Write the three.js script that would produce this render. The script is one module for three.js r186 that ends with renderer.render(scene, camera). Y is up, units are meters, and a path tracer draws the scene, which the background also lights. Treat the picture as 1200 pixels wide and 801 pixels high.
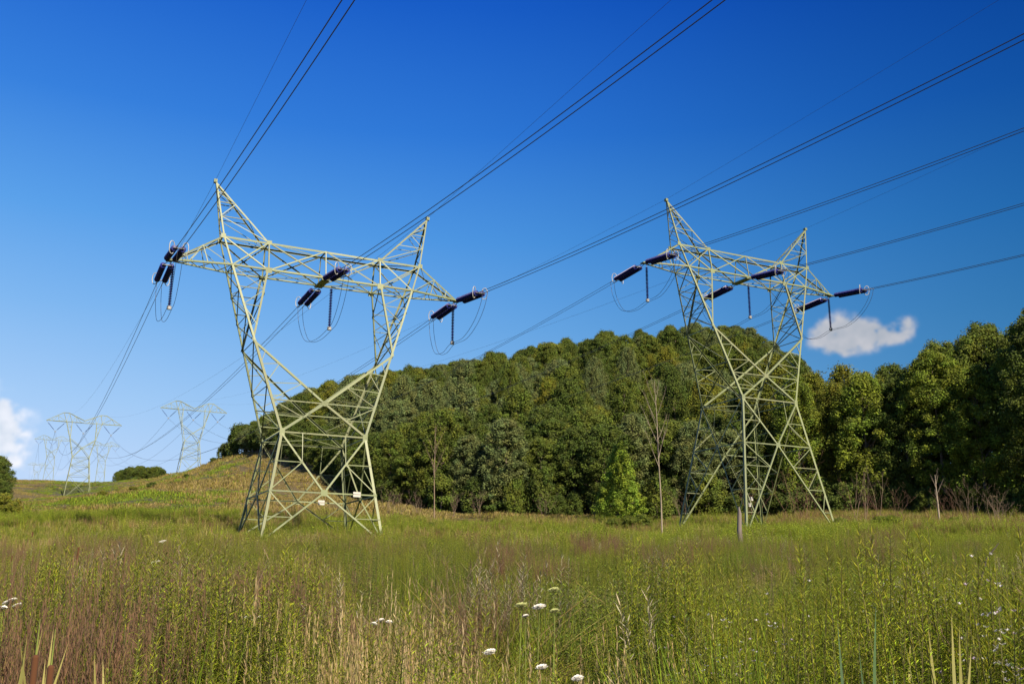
import * as THREE from 'three';
import { mergeGeometries } from 'three/addons/utils/BufferGeometryUtils.js';

// ---------------------------------------------------------------- camera, sky, sun, exposure
const scene = new THREE.Scene();
const EYE = 1.4;                                   // eye height above the ground at the camera
const PITCH = 0.25048, ROLL = 0.00608, F = 1167;   // 35 mm lens on a 1200 px wide frame
const camera = new THREE.PerspectiveCamera(2 * Math.atan(400.5 / F) * 180 / Math.PI, 1200 / 801, 0.05, 6000);
camera.position.set(0, EYE, 0);
camera.rotation.order = 'YXZ';
camera.rotation.set(PITCH, 0, ROLL);
scene.add(camera);

const renderer = new THREE.WebGLRenderer({ antialias: true });
renderer.setSize(1024, 683);
renderer.toneMapping = THREE.LinearToneMapping;
renderer.toneMappingExposure = 2.8;
renderer.shadowMap.enabled = true;

const SUN_AZ = 33 * Math.PI / 180, SUN_EL = 36 * Math.PI / 180;   // behind the camera, to its right
const sunDir = new THREE.Vector3(Math.sin(SUN_AZ) * Math.cos(SUN_EL), Math.sin(SUN_EL), Math.cos(SUN_AZ) * Math.cos(SUN_EL));
const sun = new THREE.DirectionalLight(new THREE.Color().setRGB(1, 0.86, 0.66), 4.2);
sun.position.copy(sunDir).multiplyScalar(300).add(new THREE.Vector3(0, 0, -100));
sun.target.position.set(0, 0, -100);
sun.castShadow = true;
sun.shadow.mapSize.set(4096, 4096);
Object.assign(sun.shadow.camera, { left: -320, right: 320, top: 320, bottom: -320, near: 1, far: 900 });
scene.add(sun, sun.target);

// seeded random numbers and noise
function rng(seed) { let a = seed >>> 0; return () => { a = (a + 0x6D2B79F5) >>> 0; let t = Math.imul(a ^ (a >>> 15), 1 | a); t = (t + Math.imul(t ^ (t >>> 7), 61 | t)) ^ t; return ((t ^ (t >>> 14)) >>> 0) / 4294967296; }; }
const hash2 = (x, y) => { let h = (Math.imul(x | 0, 374761393) + Math.imul(y | 0, 668265263)) | 0; h = Math.imul(h ^ (h >>> 13), 1274126177); return ((h ^ (h >>> 16)) >>> 0) / 4294967296; };
function vnoise(x, y) {
  const ix = Math.floor(x), iy = Math.floor(y), fx = x - ix, fy = y - iy, u = fx * fx * (3 - 2 * fx), v = fy * fy * (3 - 2 * fy);
  return (hash2(ix, iy) * (1 - u) + hash2(ix + 1, iy) * u) * (1 - v) + (hash2(ix, iy + 1) * (1 - u) + hash2(ix + 1, iy + 1) * u) * v;
}
function fbm(x, y, n = 4) { let s = 0, a = 0.5, t = 0; for (let i = 0; i < n; i++) { s += a * vnoise(x, y); t += a; a *= 0.5; x = x * 2.03 + 17.1; y = y * 2.03 + 5.7; } return s / t; }
const clamp = THREE.MathUtils.clamp, lerp = THREE.MathUtils.lerp, smooth = (a, b, x) => { const t = clamp((x - a) / (b - a), 0, 1); return t * t * (3 - 2 * t); };
const V = (x, y, z) => new THREE.Vector3(x, y, z);

// a pixel of the photograph (1200 x 801) and a distance along -z give a point (used to place things at measured distances)
function ray(px, py) {
  const x = (px - 600) / F, y = -(py - 400.5) / F, cr = Math.cos(-ROLL), sr = Math.sin(-ROLL), u = x * cr + y * sr, w = -x * sr + y * cr, c = Math.cos(PITCH), s = Math.sin(PITCH);
  return V(u, w * c + s, -(c - w * s));
}
function P(px, py, d) { const r = ray(px, py); return r.multiplyScalar(d / -r.z).add(V(0, EYE, 0)); }

{ // the sky: clear blue air, deeper at right angles to the sun, and fair-weather clouds
  const W = 4096, H = 2048, data = new Float32Array(W * H * 4);
  const stops = [[-90, 0.2952, 0.484, 0.76], [0, 0.4149, 0.6098, 0.8636], [5, 0.3731, 0.583, 0.854], [10, 0.2574, 0.4998, 0.8256], [15, 0.1516, 0.3977, 0.7816], [20, 0.0777, 0.3061, 0.7436], [26, 0.0301, 0.1914, 0.6667], [33, 0.0104, 0.1125, 0.5626], [50, 0.0062, 0.075, 0.4268], [90, 0.005, 0.0562, 0.3298]];
  const grad = (e) => { let i = 0; while (i < stops.length - 2 && e > stops[i + 1][0]) i++; const a = stops[i], b = stops[i + 1], t = clamp((e - a[0]) / (b[0] - a[0]), 0, 1); return [1, 2, 3].map((k) => lerp(a[k], b[k], t)); };
  const toAE = (px, py) => { const r = ray(px, py).normalize(); return [Math.atan2(r.x, -r.z), Math.asin(r.y)]; };
  // cloud lobes: azimuth, elevation, half width, half height (radians), strength
  const lobes = [];
  const lobe = (px, py, w, h, k) => { const [a, e] = toAE(px, py); lobes.push([a, e, w / F, h / F, k]); };
  lobe(982, 387, 27, 16, 1.0); lobe(1012, 390, 32, 14, 0.95); lobe(1002, 401, 40, 9, 0.6); lobe(1064, 380, 10, 12, 0.8); lobe(1044, 392, 16, 8, 0.42); lobe(1052, 399, 12, 6, 0.3); lobe(962, 396, 12, 8, 0.5); lobe(990, 412, 22, 8, 0.5);
  lobe(-24, 490, 30, 26, 1.25); lobe(-60, 505, 55, 34, 1.2); lobe(-12, 512, 24, 16, 0.6); lobe(20, 545, 26, 14, 0.35); lobe(75, 553, 16, 9, 0.28); lobe(-90, 520, 60, 30, 1);
  const R = rng(77);
  for (let i = 0; i < 16; i++) { const a = 0.75 + R() * 4.7, e = 0.12 + R() * 0.14; for (let k = 0; k < 4; k++) lobes.push([a + (R() - 0.5) * 0.12, e + (R() - 0.5) * 0.02, 0.03 + R() * 0.05, 0.015 + R() * 0.015, 0.9]); }
  for (let row = 0; row < H; row++) {
    const e = ((row + 0.5) / H - 0.5) * Math.PI, g = grad(e * 180 / Math.PI), rowLobes = lobes.filter((l) => ((e - l[1]) / l[3]) ** 2 < 4), ce = Math.cos(e), se = Math.sin(e);
    for (let col = 0; col < W; col++) {
      const round = ((col + 0.5) / W - 0.5) * 2 * Math.PI, x = Math.cos(round) * ce, z = Math.sin(round) * ce;
      let az = Math.atan2(x, -z);
      const cosg = x * sunDir.x + se * sunDir.y + z * sunDir.z, up = smooth(0, 0.2, e);
      const d = 1 - 0.30 * (1 - cosg * cosg) * up + 0.19 + 0.33 * Math.cos(az + 1.35) * up;
      const sat = 1 - 0.28 * (1 - cosg * cosg) * up * (0.5 + 0.5 * Math.sin(az));
      const q0 = Math.max(0, 0.5 * Math.sin(az + 0.15)), pol = 0.11 * Math.tanh(q0 * q0 / 0.11) * up;   // the air is deepest at right angles to the sun
      let c0 = g[0] * d * sat * d * (1 - 7.6 * pol), c1 = g[1] * d * (0.6 + 0.4 * sat) * (1 - 4.9 * pol), c2 = g[2] * (0.45 + 0.55 * d) * (1 - 4.7 * pol);
      let dens = 0;
      for (const [la, le, lw, lh, k] of rowLobes) {
        let da = az - la; if (da > Math.PI) da -= 2 * Math.PI; if (da < -Math.PI) da += 2 * Math.PI;
        const q = (da / lw) ** 2 + ((e - le) / lh) ** 2;
        if (q < 4) { const m = k * Math.exp(-q * 0.9); dens += m; }
      }
      if (dens > 0.02) {
        const n = fbm(az * 130 + 40, e * 150, 6), n2 = fbm(az * 40 + 9, e * 48 + 3, 4);
        const m = smooth(0.14, 0.74, dens * (0.12 + 1.45 * n) + (n2 - 0.5) * 0.5 - 0.08);
        const shade = clamp(0.92 + (n - 0.5) * 0.35 + (n2 - 0.5) * 0.4, 0.5, 1.15);
        const w = az > 0 && az < 1 ? 0.60 : 1.02;
        c0 = lerp(c0, 0.90 * w * shade, m * 0.94); c1 = lerp(c1, 0.92 * w * (0.25 + 0.75 * shade), m * 0.94); c2 = lerp(c2, 1.0 * w * (0.42 + 0.58 * shade), m * 0.94);
      }
      const o = (row * W + col) * 4; const air = 1 / renderer.toneMappingExposure; data[o] = c0 * air; data[o + 1] = c1 * air; data[o + 2] = c2 * air; data[o + 3] = 1;
    }
  }
  const t = new THREE.DataTexture(data, W, H, THREE.RGBAFormat, THREE.FloatType);
  t.mapping = THREE.EquirectangularReflectionMapping; t.magFilter = THREE.LinearFilter; t.minFilter = THREE.LinearFilter; t.needsUpdate = true;
  scene.background = t; scene.environment = t;
}

// ---------------------------------------------------------------- helpers
const used = {};
function numbered(name) { const n = used[name] = (used[name] ?? -1) + 1; return n ? name + '_' + String(n).padStart(3, '0') : name; }
function tag(o, label, category, group, kind) { o.userData.label = label; if (category) o.userData.category = category; if (group) o.userData.group = group; if (kind) o.userData.kind = kind; return o; }
function thing(name, label, category, pos, turn = 0, group) { const o = new THREE.Group(); o.name = numbered(name); if (pos) o.position.copy(pos); o.rotation.y = turn; tag(o, label, category, group); scene.add(o); return o; }
function mesh(name, g, m, parent) { const o = new THREE.Mesh(g, m); o.name = name; o.castShadow = o.receiveShadow = true; if (parent) parent.add(o); return o; }
const mat = (r, g, b, rough = 0.8, extra = {}) => new THREE.MeshStandardMaterial({ color: new THREE.Color().setRGB(r, g, b), roughness: rough, side: THREE.DoubleSide, ...extra });

class Build {                                             // triangles with vertex colours
  constructor() { this.p = []; this.c = []; this.i = []; this.uv = null; }
  v(x, y, z, c) { this.p.push(x, y, z); this.c.push(c[0], c[1], c[2]); return this.p.length / 3 - 1; }
  tri(a, b, c) { this.i.push(a, b, c); }
  quad(a, b, c, d) { this.i.push(a, b, c, a, c, d); }
  leaf(px, py, pz, dx, dy, dz, sx, sy, sz, fold, c) {      // a folded diamond: base p, long axis d, half width s, sag along the fold
    const a = this.v(px, py, pz, c), b = this.v(px + dx * 0.45 + sx, py + dy * 0.45 + sy + fold, pz + dz * 0.45 + sz, c), t = this.v(px + dx, py + dy, pz + dz, c), e = this.v(px + dx * 0.45 - sx, py + dy * 0.45 - sy + fold, pz + dz * 0.45 - sz, c);
    this.tri(a, b, t); this.tri(a, t, e);
  }
  tube(pts, radii, sides, c) {
    const rings = [], d = V(0, 0, 0), u = V(0, 0, 0), w = V(0, 0, 0);
    pts.forEach((p, k) => {
      d.subVectors(pts[Math.min(k + 1, pts.length - 1)], pts[Math.max(k - 1, 0)]).normalize();
      u.set(1, 0, 0); if (Math.abs(d.x) > 0.9) u.set(0, 0, 1); w.crossVectors(d, u).normalize(); u.crossVectors(w, d);
      const ring = [];
      for (let s = 0; s < sides; s++) { const a = s / sides * 2 * Math.PI, x = Math.cos(a) * radii[k], y = Math.sin(a) * radii[k]; ring.push(this.v(p.x + u.x * x + w.x * y, p.y + u.y * x + w.y * y, p.z + u.z * x + w.z * y, c)); }
      rings.push(ring);
    });
    for (let k = 0; k < rings.length - 1; k++) for (let s = 0; s < sides; s++) { const t = (s + 1) % sides; this.quad(rings[k][s], rings[k][t], rings[k + 1][t], rings[k + 1][s]); }
  }
  strip(pts, side, widths, c, c2) {                         // a blade: a tapering strip
    let pa, pb;
    pts.forEach((p, k) => {
      const w = widths[k], cc = c2 ? c.map((q, j) => lerp(q, c2[j], k / (pts.length - 1))) : c;
      if (w < 1e-4 && k) { const t = this.v(p.x, p.y, p.z, cc); this.tri(pa, pb, t); return; }
      const a = this.v(p.x - side.x * w, p.y - side.y * w, p.z - side.z * w, cc), b = this.v(p.x + side.x * w, p.y + side.y * w, p.z + side.z * w, cc);
      if (k) this.quad(pa, pb, b, a); pa = a; pb = b;
    });
  }
  geo(normals) { const g = new THREE.BufferGeometry(); g.setAttribute('position', new THREE.Float32BufferAttribute(this.p, 3)); g.setAttribute('color', new THREE.Float32BufferAttribute(this.c, 3)); g.setIndex(this.i); if (normals) g.computeVertexNormals(); return g; }
}

// ---------------------------------------------------------------- terrain: smooth surface through measured points
const ctl = [];
const pt = (x, y, z) => ctl.push([x, y + EYE, z]);          // y from the eye
const px = (a, b, d, drop = 0) => { const q = P(a, b, d); ctl.push([q.x, q.y - drop, q.z]); };
for (const [x, z] of [[0, 0], [-20, 0], [20, 0], [0, 20], [-45, 10], [45, 10], [0, 80], [-120, 40], [120, 40]]) pt(x, -1.4, z);
pt(0, -1.2, -10); pt(-14, -1.1, -20); pt(14, -0.7, -20); pt(0, -0.75, -20); pt(-30, -0.1, -40); pt(0, 0.6, -40); pt(30, 0.9, -40); pt(-40, 1.2, -60); pt(0, 2.0, -60); pt(40, 2.9, -60); pt(-70, 0.8, -60); pt(80, 3.2, -55);
pt(-17.2, 4.6, -85.6); pt(-25, 4.5, -84); pt(-10, 4.7, -88); pt(-18, 3.6, -74); pt(25.9, 6.7, -107.2); pt(18, 6.3, -104); pt(34, 6.9, -110);
for (const a of [[600, 603, 140], [760, 601, 138], [900, 599, 135], [1000, 599, 126], [1100, 603, 118], [1200, 612, 106], [520, 596, 148], [450, 588, 157], [400, 573, 178], [350, 546, 208], [300, 532, 245], [330, 560, 180], [380, 590, 145], [500, 612, 120], [700, 612, 118], [1050, 615, 95]]) px(...a, 0.5);
for (const a of [[300, 603, 112], [200, 600, 125], [100, 601, 130], [0, 606, 118], [-120, 610, 120], [250, 562, 195], [280, 580, 150], [200, 575, 215], [150, 583, 245], [250, 541, 300], [200, 553, 365], [150, 566, 425], [265, 534, 290], [60, 590, 290], [0, 588, 280], [100, 592, 275], [-100, 590, 260]]) px(...a, 0.4);
for (const a of [[98, 581, 434], [20, 577, 420], [60, 563, 520], [0, 561, 520], [135, 566, 520], [-120, 560, 500]]) px(...a, 0.3);
for (const a of [[98, 587, 375], [60, 588, 360], [30, 586, 400], [130, 583, 360], [115, 580, 400], [160, 574, 330], [80, 589, 330]]) px(...a, 0.3);
px(222, 552, 470, 1.5); px(60, 562, 700, 14); px(140, 562, 650, 12); px(220, 545, 600, 16); px(300, 530, 420, 22);
for (const [a, b, d] of [[360, 455, 245], [440, 437, 252], [500, 430, 258], [560, 420, 264], [640, 405, 270], [700, 396, 275], [760, 389, 280], [830, 383, 284], [885, 380, 284], [930, 410, 286], [1000, 470, 280], [1100, 500, 270], [1250, 520, 260]]) { px(a, b, d, 14); px(a, b + 30, d + 110, 14); }
for (let k = 0; k < 16; k++) { const a = k / 16 * 2 * Math.PI, f = 0.5 - 0.5 * Math.cos(a); pt(Math.sin(a) * 1600, 20 + f * 60, Math.cos(a) * 1600); pt(Math.sin(a) * 3200, 10 + f * 60, Math.cos(a) * 3200); if (Math.cos(a) > -0.3) pt(Math.sin(a) * 500, 2 + 12 * f, Math.cos(a) * 500); }
const rbf = (() => {                                          // biharmonic-like spline |r| with a small ridge term
  const n = ctl.length, N = n + 3, A = [], k = (x1, z1, x2, z2) => { const r2 = ((x1 - x2) ** 2 + (z1 - z2) ** 2) / 1e4; return Math.pow(r2 + 0.004, 0.75); };
  for (let i = 0; i < n; i++) { const r = new Float64Array(N + 1); for (let j = 0; j < n; j++) r[j] = k(ctl[i][0], ctl[i][2], ctl[j][0], ctl[j][2]); r[i] -= 0.0006; r[n] = 1; r[n + 1] = ctl[i][0] / 100; r[n + 2] = ctl[i][2] / 100; r[N] = ctl[i][1]; A.push(r); }
  for (let m = 0; m < 3; m++) { const r = new Float64Array(N + 1); for (let j = 0; j < n; j++) r[j] = m === 0 ? 1 : ctl[j][m === 1 ? 0 : 2] / 100; A.push(r); }
  for (let c = 0; c < N; c++) {
    let b = c; for (let r = c + 1; r < N; r++) if (Math.abs(A[r][c]) > Math.abs(A[b][c])) b = r;
    [A[c], A[b]] = [A[b], A[c]];
    for (let r = 0; r < N; r++) if (r !== c) { const f = A[r][c] / A[c][c]; if (f) for (let q = c; q <= N; q++) A[r][q] -= f * A[c][q]; }
  }
  const w = A.map((r, i) => r[N] / r[i]);
  return (x, z) => { let s = w[n] + w[n + 1] * x / 100 + w[n + 2] * z / 100; for (let j = 0; j < n; j++) s += w[j] * k(x, z, ctl[j][0], ctl[j][2]); return s; };
})();
const rough = (x, z) => { const r = Math.hypot(x, z); return (fbm(x / 9 + 50, z / 9 + 80, 3) - 0.5) * 0.5 * smooth(4, 30, r) + (fbm(x / 40, z / 40, 2) - 0.5) * 2.2 * smooth(120, 300, r); };
const height = (x, z) => rbf(x, z) + rough(x, z);

// forest edge: distance along -z as a function of x / -z
const edgePts = [[262, 300], [300, 252], [350, 212], [400, 182], [450, 160], [520, 150], [600, 144], [760, 141], [900, 136], [1000, 130], [1100, 124], [1200, 116], [1350, 102], [1500, 68], [1750, 45]].map(([a, d]) => { const q = ray(a, 600); return [q.x / -q.z, d]; });
function edgeDepth(rho) { if (rho < edgePts[0][0]) return 1e9; for (let i = 0; i < edgePts.length - 1; i++) { const [a, b] = edgePts[i], [c, d] = edgePts[i + 1]; if (rho <= c) return lerp(b, d, (rho - a) / (c - a)); } return 1e9; }
// how dry the herbage is, 0 green to 1 straw
function dryness(x, z) {
  const d = -z, rho = x / Math.max(d, 1), n = fbm(x / 22 + 7, z / 22 + 3, 4), n2 = fbm(x / 5 + 31, z / 5 + 11, 3);
  let v = smooth(0.36, 0.66, n) * 0.75 + (n2 - 0.5) * 0.7;
  const e = edgeDepth(rho);
  if (e < 1e8) v += 0.85 * smooth(e - 34, e - 8, d) * (0.5 + n2);
  if (d > 95 && rho < -0.13) v += 0.40 + (n - 0.5) * 2.8 + (n2 - 0.5) * 1.2;              // the knoll: straw-coloured patches
  if (d > 9 && d < 75) v += 0.2 * Math.exp(-(((rho - 0.015) / 0.09) ** 2)) * smooth(9, 18, d);
  v -= 0.30 * smooth(0.12, 0.4, rho) * smooth(70, 30, d);              // lusher to the right
  return clamp(v, 0, 1);
}
const purpleness = (x, z) => { const rho = x / Math.max(-z, 1); return clamp(smooth(0.50, 0.70, fbm(x / 7 + 90, z / 7 + 60, 3)) + 0.35 * smooth(-0.12, -0.45, rho) * smooth(80, 30, -z), 0, 1); };

{ // ground sheet, rings round the camera out to the horizon
  const radii = [0]; for (let r = 1.2; r < 4200; r *= 1.038) radii.push(r); radii.push(4500);
  const angs = []; for (let a = -48; a < 48; a += 0.4) angs.push(a); for (let a = 48; a < 312; a += 4) angs.push(a);
  const n = angs.length, p = [], c = [], uv = [], idx = [];
  for (const r of radii) for (const a of angs) {
    const t = a * Math.PI / 180, x = Math.sin(t) * r, z = -Math.cos(t) * r, d = dryness(x, z), m = fbm(x / 2.5, z / 2.5, 3);
    p.push(x, height(x, z), z);
    const g = [0.095, 0.110, 0.016], s = [0.20, 0.145, 0.055], k = 0.75 + 0.5 * m;
    c.push(lerp(g[0], s[0], d) * k, lerp(g[1], s[1], d) * k, lerp(g[2], s[2], d) * k); uv.push(x / 6, z / 6);
  }
  for (let i = 0; i < radii.length - 1; i++) for (let j = 0; j < n; j++) { const k = (j + 1) % n, a = i * n + j, b = i * n + k; idx.push(a, b, a + n, b, b + n, a + n); }
  const g = new THREE.BufferGeometry();
  g.setAttribute('position', new THREE.Float32BufferAttribute(p, 3)); g.setAttribute('color', new THREE.Float32BufferAttribute(c, 3)); g.setAttribute('uv', new THREE.Float32BufferAttribute(uv, 2)); g.setIndex(idx); g.computeVertexNormals();
  const S = 512, td = new Uint8Array(S * S * 4), R = rng(5);
  for (let i = 0; i < S * S; i++) { const x = i % S, y = (i / S) | 0, q = clamp(0.62 + 0.5 * (fbm(x / 6, y / 6, 3) - 0.5) + 0.35 * (R() - 0.5), 0.1, 1) * 255; td[i * 4] = q; td[i * 4 + 1] = q; td[i * 4 + 2] = q * 0.92; td[i * 4 + 3] = 255; }
  const tx = new THREE.DataTexture(td, S, S); tx.colorSpace = THREE.SRGBColorSpace; tx.wrapS = tx.wrapT = THREE.RepeatWrapping; tx.magFilter = THREE.LinearFilter; tx.minFilter = THREE.LinearMipmapLinearFilter; tx.generateMipmaps = true; tx.needsUpdate = true;
  const gm = new THREE.MeshStandardMaterial({ vertexColors: true, map: tx, roughness: 0.95, bumpMap: tx, bumpScale: 0.06 });
  const o = mesh('ground', g, gm, scene); o.castShadow = false; o.userData.kind = 'structure'; o.userData.label = 'uneven meadow ground rising to grassy knolls and a wooded hill';
}

// ---------------------------------------------------------------- steel lattice
const STEEL = [mat(0.129, 0.154, 0.068, 0.55), mat(0.118, 0.142, 0.066, 0.6), mat(0.138, 0.162, 0.077, 0.5), mat(0.124, 0.138, 0.069, 0.65), mat(0.110, 0.132, 0.068, 0.6)];
const PLATE = mat(0.34, 0.33, 0.31, 0.5), DARKSTEEL = mat(0.10, 0.10, 0.09, 0.5), ALU = mat(0.27, 0.27, 0.27, 0.45), WIRE = mat(0.035, 0.035, 0.04, 0.55), CONCRETE = mat(0.42, 0.40, 0.36, 0.9);
const PORCELAIN = new THREE.MeshPhysicalMaterial({ color: new THREE.Color().setRGB(0.010, 0.014, 0.120), roughness: 0.4, specularIntensity: 0.5 });
const GLASSGREY = mat(0.20, 0.22, 0.27, 0.4);
// rolled steel angle of unit length and unit flange: heel along z, flanges along +x and -y
const ANGLE = (() => { const t = 0.12, s = new THREE.Shape(); s.moveTo(0, 0); s.lineTo(1, 0); s.lineTo(1, -t); s.lineTo(t, -t); s.lineTo(t, -1); s.lineTo(0, -1); s.closePath(); return new THREE.ExtrudeGeometry(s, { depth: 1, bevelEnabled: false, steps: 1 }); })();
const BOXG = new THREE.BoxGeometry(1, 1, 1);
const _m = new THREE.Matrix4(), _x = V(0, 0, 0), _y = V(0, 0, 0), _z = V(0, 0, 0);
// one steel angle from a to b; n = outward normal of the face it lies in; inward = the way its face flange runs from the heel (legs)
function bar(parent, name, a, b, size, n, material, inward) {
  size *= 0.86;
  if (inward) { _z.subVectors(b, a).normalize(); _y.copy(n).addScaledVector(_z, -n.dot(_z)).normalize(); _x.crossVectors(_y, _z); if (_x.dot(inward) < 0) [a, b] = [b, a]; }
  _z.subVectors(b, a); const len = _z.length(); _z.normalize();
  _y.copy(n).addScaledVector(_z, -n.dot(_z)); if (_y.lengthSq() < 1e-6) _y.set(0.3, 1, 0.2).addScaledVector(_z, -(0.3 * _z.x + _z.y + 0.2 * _z.z)); _y.normalize(); _x.crossVectors(_y, _z);
  const o = mesh(name, ANGLE, material, parent);
  _m.makeBasis(_x.clone().multiplyScalar(size), _y.clone().multiplyScalar(size), _z.clone().multiplyScalar(len));
  const q = a.clone(); if (!inward) q.addScaledVector(_x, -size / 2).addScaledVector(_y, 0.004);
  _m.setPosition(q); _m.decompose(o.position, o.quaternion, o.scale);
  return o;
}
function plate(parent, name, c, w, h, t, n, material) { const o = mesh(name, BOXG, material, parent); o.position.copy(c).addScaledVector(n, 0.02); o.scale.set(w, h, t); o.quaternion.setFromUnitVectors(V(0, 0, 1), n); return o; }
const mix = (a, b, t) => a.clone().lerp(b, t);
const FZ = (f) => V(0, 0, f), SX = (s) => V(s, 0, 0), UPV = V(0, 1, 0);
const pickR = rng(99); const ST = () => STEEL[(pickR() * 5) | 0];
// lacing between two chords p0-p1 and q0-q1
function lace(t, p0, p1, q0, q1, n, normal, size, opt = {}) {
  const at = opt.at ?? [...Array(n + 1).keys()].map((k) => k / n);
  for (let k = 0; k < at.length; k++) {
    const A = mix(p0, p1, at[k]), B = mix(q0, q1, at[k]);
    if (!opt.noBars && k > 0 && (k < at.length - 1 || opt.end)) bar(t, 'horizontal_bar', A, B, size, normal, opt.m ?? ST());
    if (k < at.length - 1) {
      const C = mix(p0, p1, at[k + 1]), D = mix(q0, q1, at[k + 1]);
      if (opt.cross) { bar(t, 'lacing_bar', A, D, size, normal, opt.m ?? ST()); bar(t, 'lacing_bar', B, C, size, normal.clone().negate(), opt.m ?? ST()); }
      else if ((k + (opt.flip ? 1 : 0)) % 2 === 0) bar(t, 'lacing_bar', A, D, size, normal, opt.m ?? ST()); else bar(t, 'lacing_bar', B, C, size, normal, opt.m ?? ST());
    }
  }
}
const FIT = { TO: 9.059, TI: 5.11, BO: 8.254, BI: 5.078, dT: 0.861, dB: 1.317, hT: 17, hB: 14.319, pk: 9.98, hp: 22.193, tip: 13.189, ht: 14.348, K: 6.115, dK: 2.37, hK: 7.664, hX: 2.701, dX: 3.15, W: 3.667, dW: 3.532, lev: 4.9 };
const YAW = 0.4562;
function strainTower(label, x, yWaist, z, drops, panels, plates) {
  const legTop = yWaist + EYE, base = legTop - Math.max(...drops) ;
  const t = thing('transmission_tower', label, 'transmission tower', V(x, base, z), YAW), O = legTop - base;
  const N = (a, b, c) => V(a, b + O, c), g = FIT;
  const n = {};
  for (const s of [-1, 1]) for (const f of [-1, 1]) {
    const d = drops[(s > 0 ? 1 : 0) + (f > 0 ? 0 : 2)], k = s + ',' + f;
    n[k] = { W: N(s * g.W, 0, f * g.dW), K: N(s * g.K, g.hK, f * g.dK), BO: N(s * g.BO, g.hB, f * g.dB), BI: N(s * g.BI, g.hB, f * g.dB), TO: N(s * g.TO, g.hT, f * g.dT), TI: N(s * g.TI, g.hT, f * g.dT), tip: N(s * g.tip, g.ht, f * 0.2), pk: N(s * g.pk, g.hp, f * 0.1), L: N(s * (g.W + 0.169 * g.lev), -g.lev, f * (g.dW + 0.172 * g.lev)), F: N(s * (g.W + 0.169 * d), -d - 0.35, f * (g.dW + 0.172 * d)) };
  }
  for (const s of [-1, 1]) for (const f of [-1, 1]) {
    const a = n[s + ',' + f], o = n[-s + ',' + f], z = FZ(f), inn = SX(-s);
    const TM = N(0, g.hT, f * g.dT), BM = N(0, g.hB, f * g.dB), X = N(0, g.hX, f * g.dX), C2 = N(0, -g.lev, a.L.z);
    // legs and columns
    bar(t, 'main_leg', a.F, a.W, 0.25, z, ST(), inn);
    bar(t, 'column_leg', a.W, a.K, 0.23, z, ST(), inn); bar(t, 'column_leg', a.K, a.BO, 0.20, z, ST(), inn);
    bar(t, 'column_leg', a.K, a.BI, 0.19, z, ST(), SX(s));
    bar(t, 'column_leg', a.BO, a.TO, 0.16, z, ST(), inn);
    bar(t, 'cross_brace', a.K, X, 0.20, z, ST()); bar(t, 'cross_brace', X, o.W, 0.20, z, ST());
    // bridge
    bar(t, 'top_chord', a.TO, a.TI, 0.19, z, ST(), V(0, -1, 0)); bar(t, 'top_chord', a.TI, TM, 0.19, z, ST(), V(0, -1, 0));
    bar(t, 'bottom_chord', a.BO, a.BI, 0.18, z, ST(), UPV); bar(t, 'bottom_chord', a.BI, BM, 0.18, z, ST(), UPV);
    bar(t, 'bridge_post', a.TI, a.BI, 0.13, z, ST());
    bar(t, 'bridge_diagonal', a.BO, a.TI, 0.13, z, ST()); bar(t, 'bridge_diagonal', a.TO, a.BI, 0.13, z, ST());
    bar(t, 'bridge_diagonal', a.BI, TM, 0.13, z, ST()); bar(t, 'bridge_diagonal', a.TI, BM, 0.13, z, ST());
    // crossarm
    bar(t, 'crossarm_chord', a.BO, a.tip, 0.18, z, ST(), UPV); bar(t, 'crossarm_chord', a.TO, a.tip, 0.17, z, ST(), V(0, -1, 0));
    lace(t, a.TO, a.tip, a.BO, a.tip, 3, z, 0.075, { at: [0, 0.38, 0.7, 0.92], flip: true });
    // shield wire peak
    bar(t, 'peak_leg', a.TO, a.pk, 0.15, z, ST(), inn); bar(t, 'peak_leg', a.TI, a.pk, 0.15, z, ST(), SX(s));
    lace(t, a.TO, a.pk, a.TI, a.pk, 4, z, 0.075, { at: [0, 0.36, 0.62, 0.8, 0.93], flip: true });
    // column lacing on the front and back faces
    lace(t, a.K, a.BO, a.K, a.BI, 4, z, 0.075, { at: [0.22, 0.48, 0.72, 1], flip: f > 0 });
    // panel between column leg and cross brace
    const Lx = mix(a.W, a.K, g.hX / g.hK);
    bar(t, 'horizontal_brace', Lx, X, 0.11, z, ST());
    const q1 = mix(a.K, X, 0.36), q2 = mix(a.K, Lx, 0.40), q3 = mix(a.K, X, 0.68), q4 = mix(a.K, Lx, 0.72);
    bar(t, 'horizontal_bar', q1, q2, 0.075, z, ST()); bar(t, 'horizontal_bar', q3, q4, 0.075, z, ST()); bar(t, 'lacing_bar', q1, q4, 0.075, z, ST()); bar(t, 'lacing_bar', q3, Lx, 0.075, z, ST()); bar(t, 'lacing_bar', mix(a.K, X, 0.16), q2, 0.07, z, ST());
    const w1 = mix(a.W, X, 0.5), w2 = mix(a.W, Lx, 0.52);
    bar(t, 'lacing_bar', w1, Lx, 0.075, z, ST()); bar(t, 'horizontal_bar', w1, w2, 0.07, z, ST());
    // body below the waist
    bar(t, 'cross_brace', a.W, C2, 0.16, z, ST());
    bar(t, 'horizontal_brace', a.L, C2, 0.13, z, ST());
    const b1 = mix(a.W, C2, 0.5), b2 = mix(a.W, a.L, 0.5);
    bar(t, 'horizontal_bar', b1, b2, 0.085, z, ST()); bar(t, 'lacing_bar', b1, a.L, 0.09, z, ST()); bar(t, 'lacing_bar', b1, mix(a.W, o.W, 0.25), 0.07, z, ST());
    bar(t, 'cross_brace', C2, a.F, 0.15, z, ST());
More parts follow.
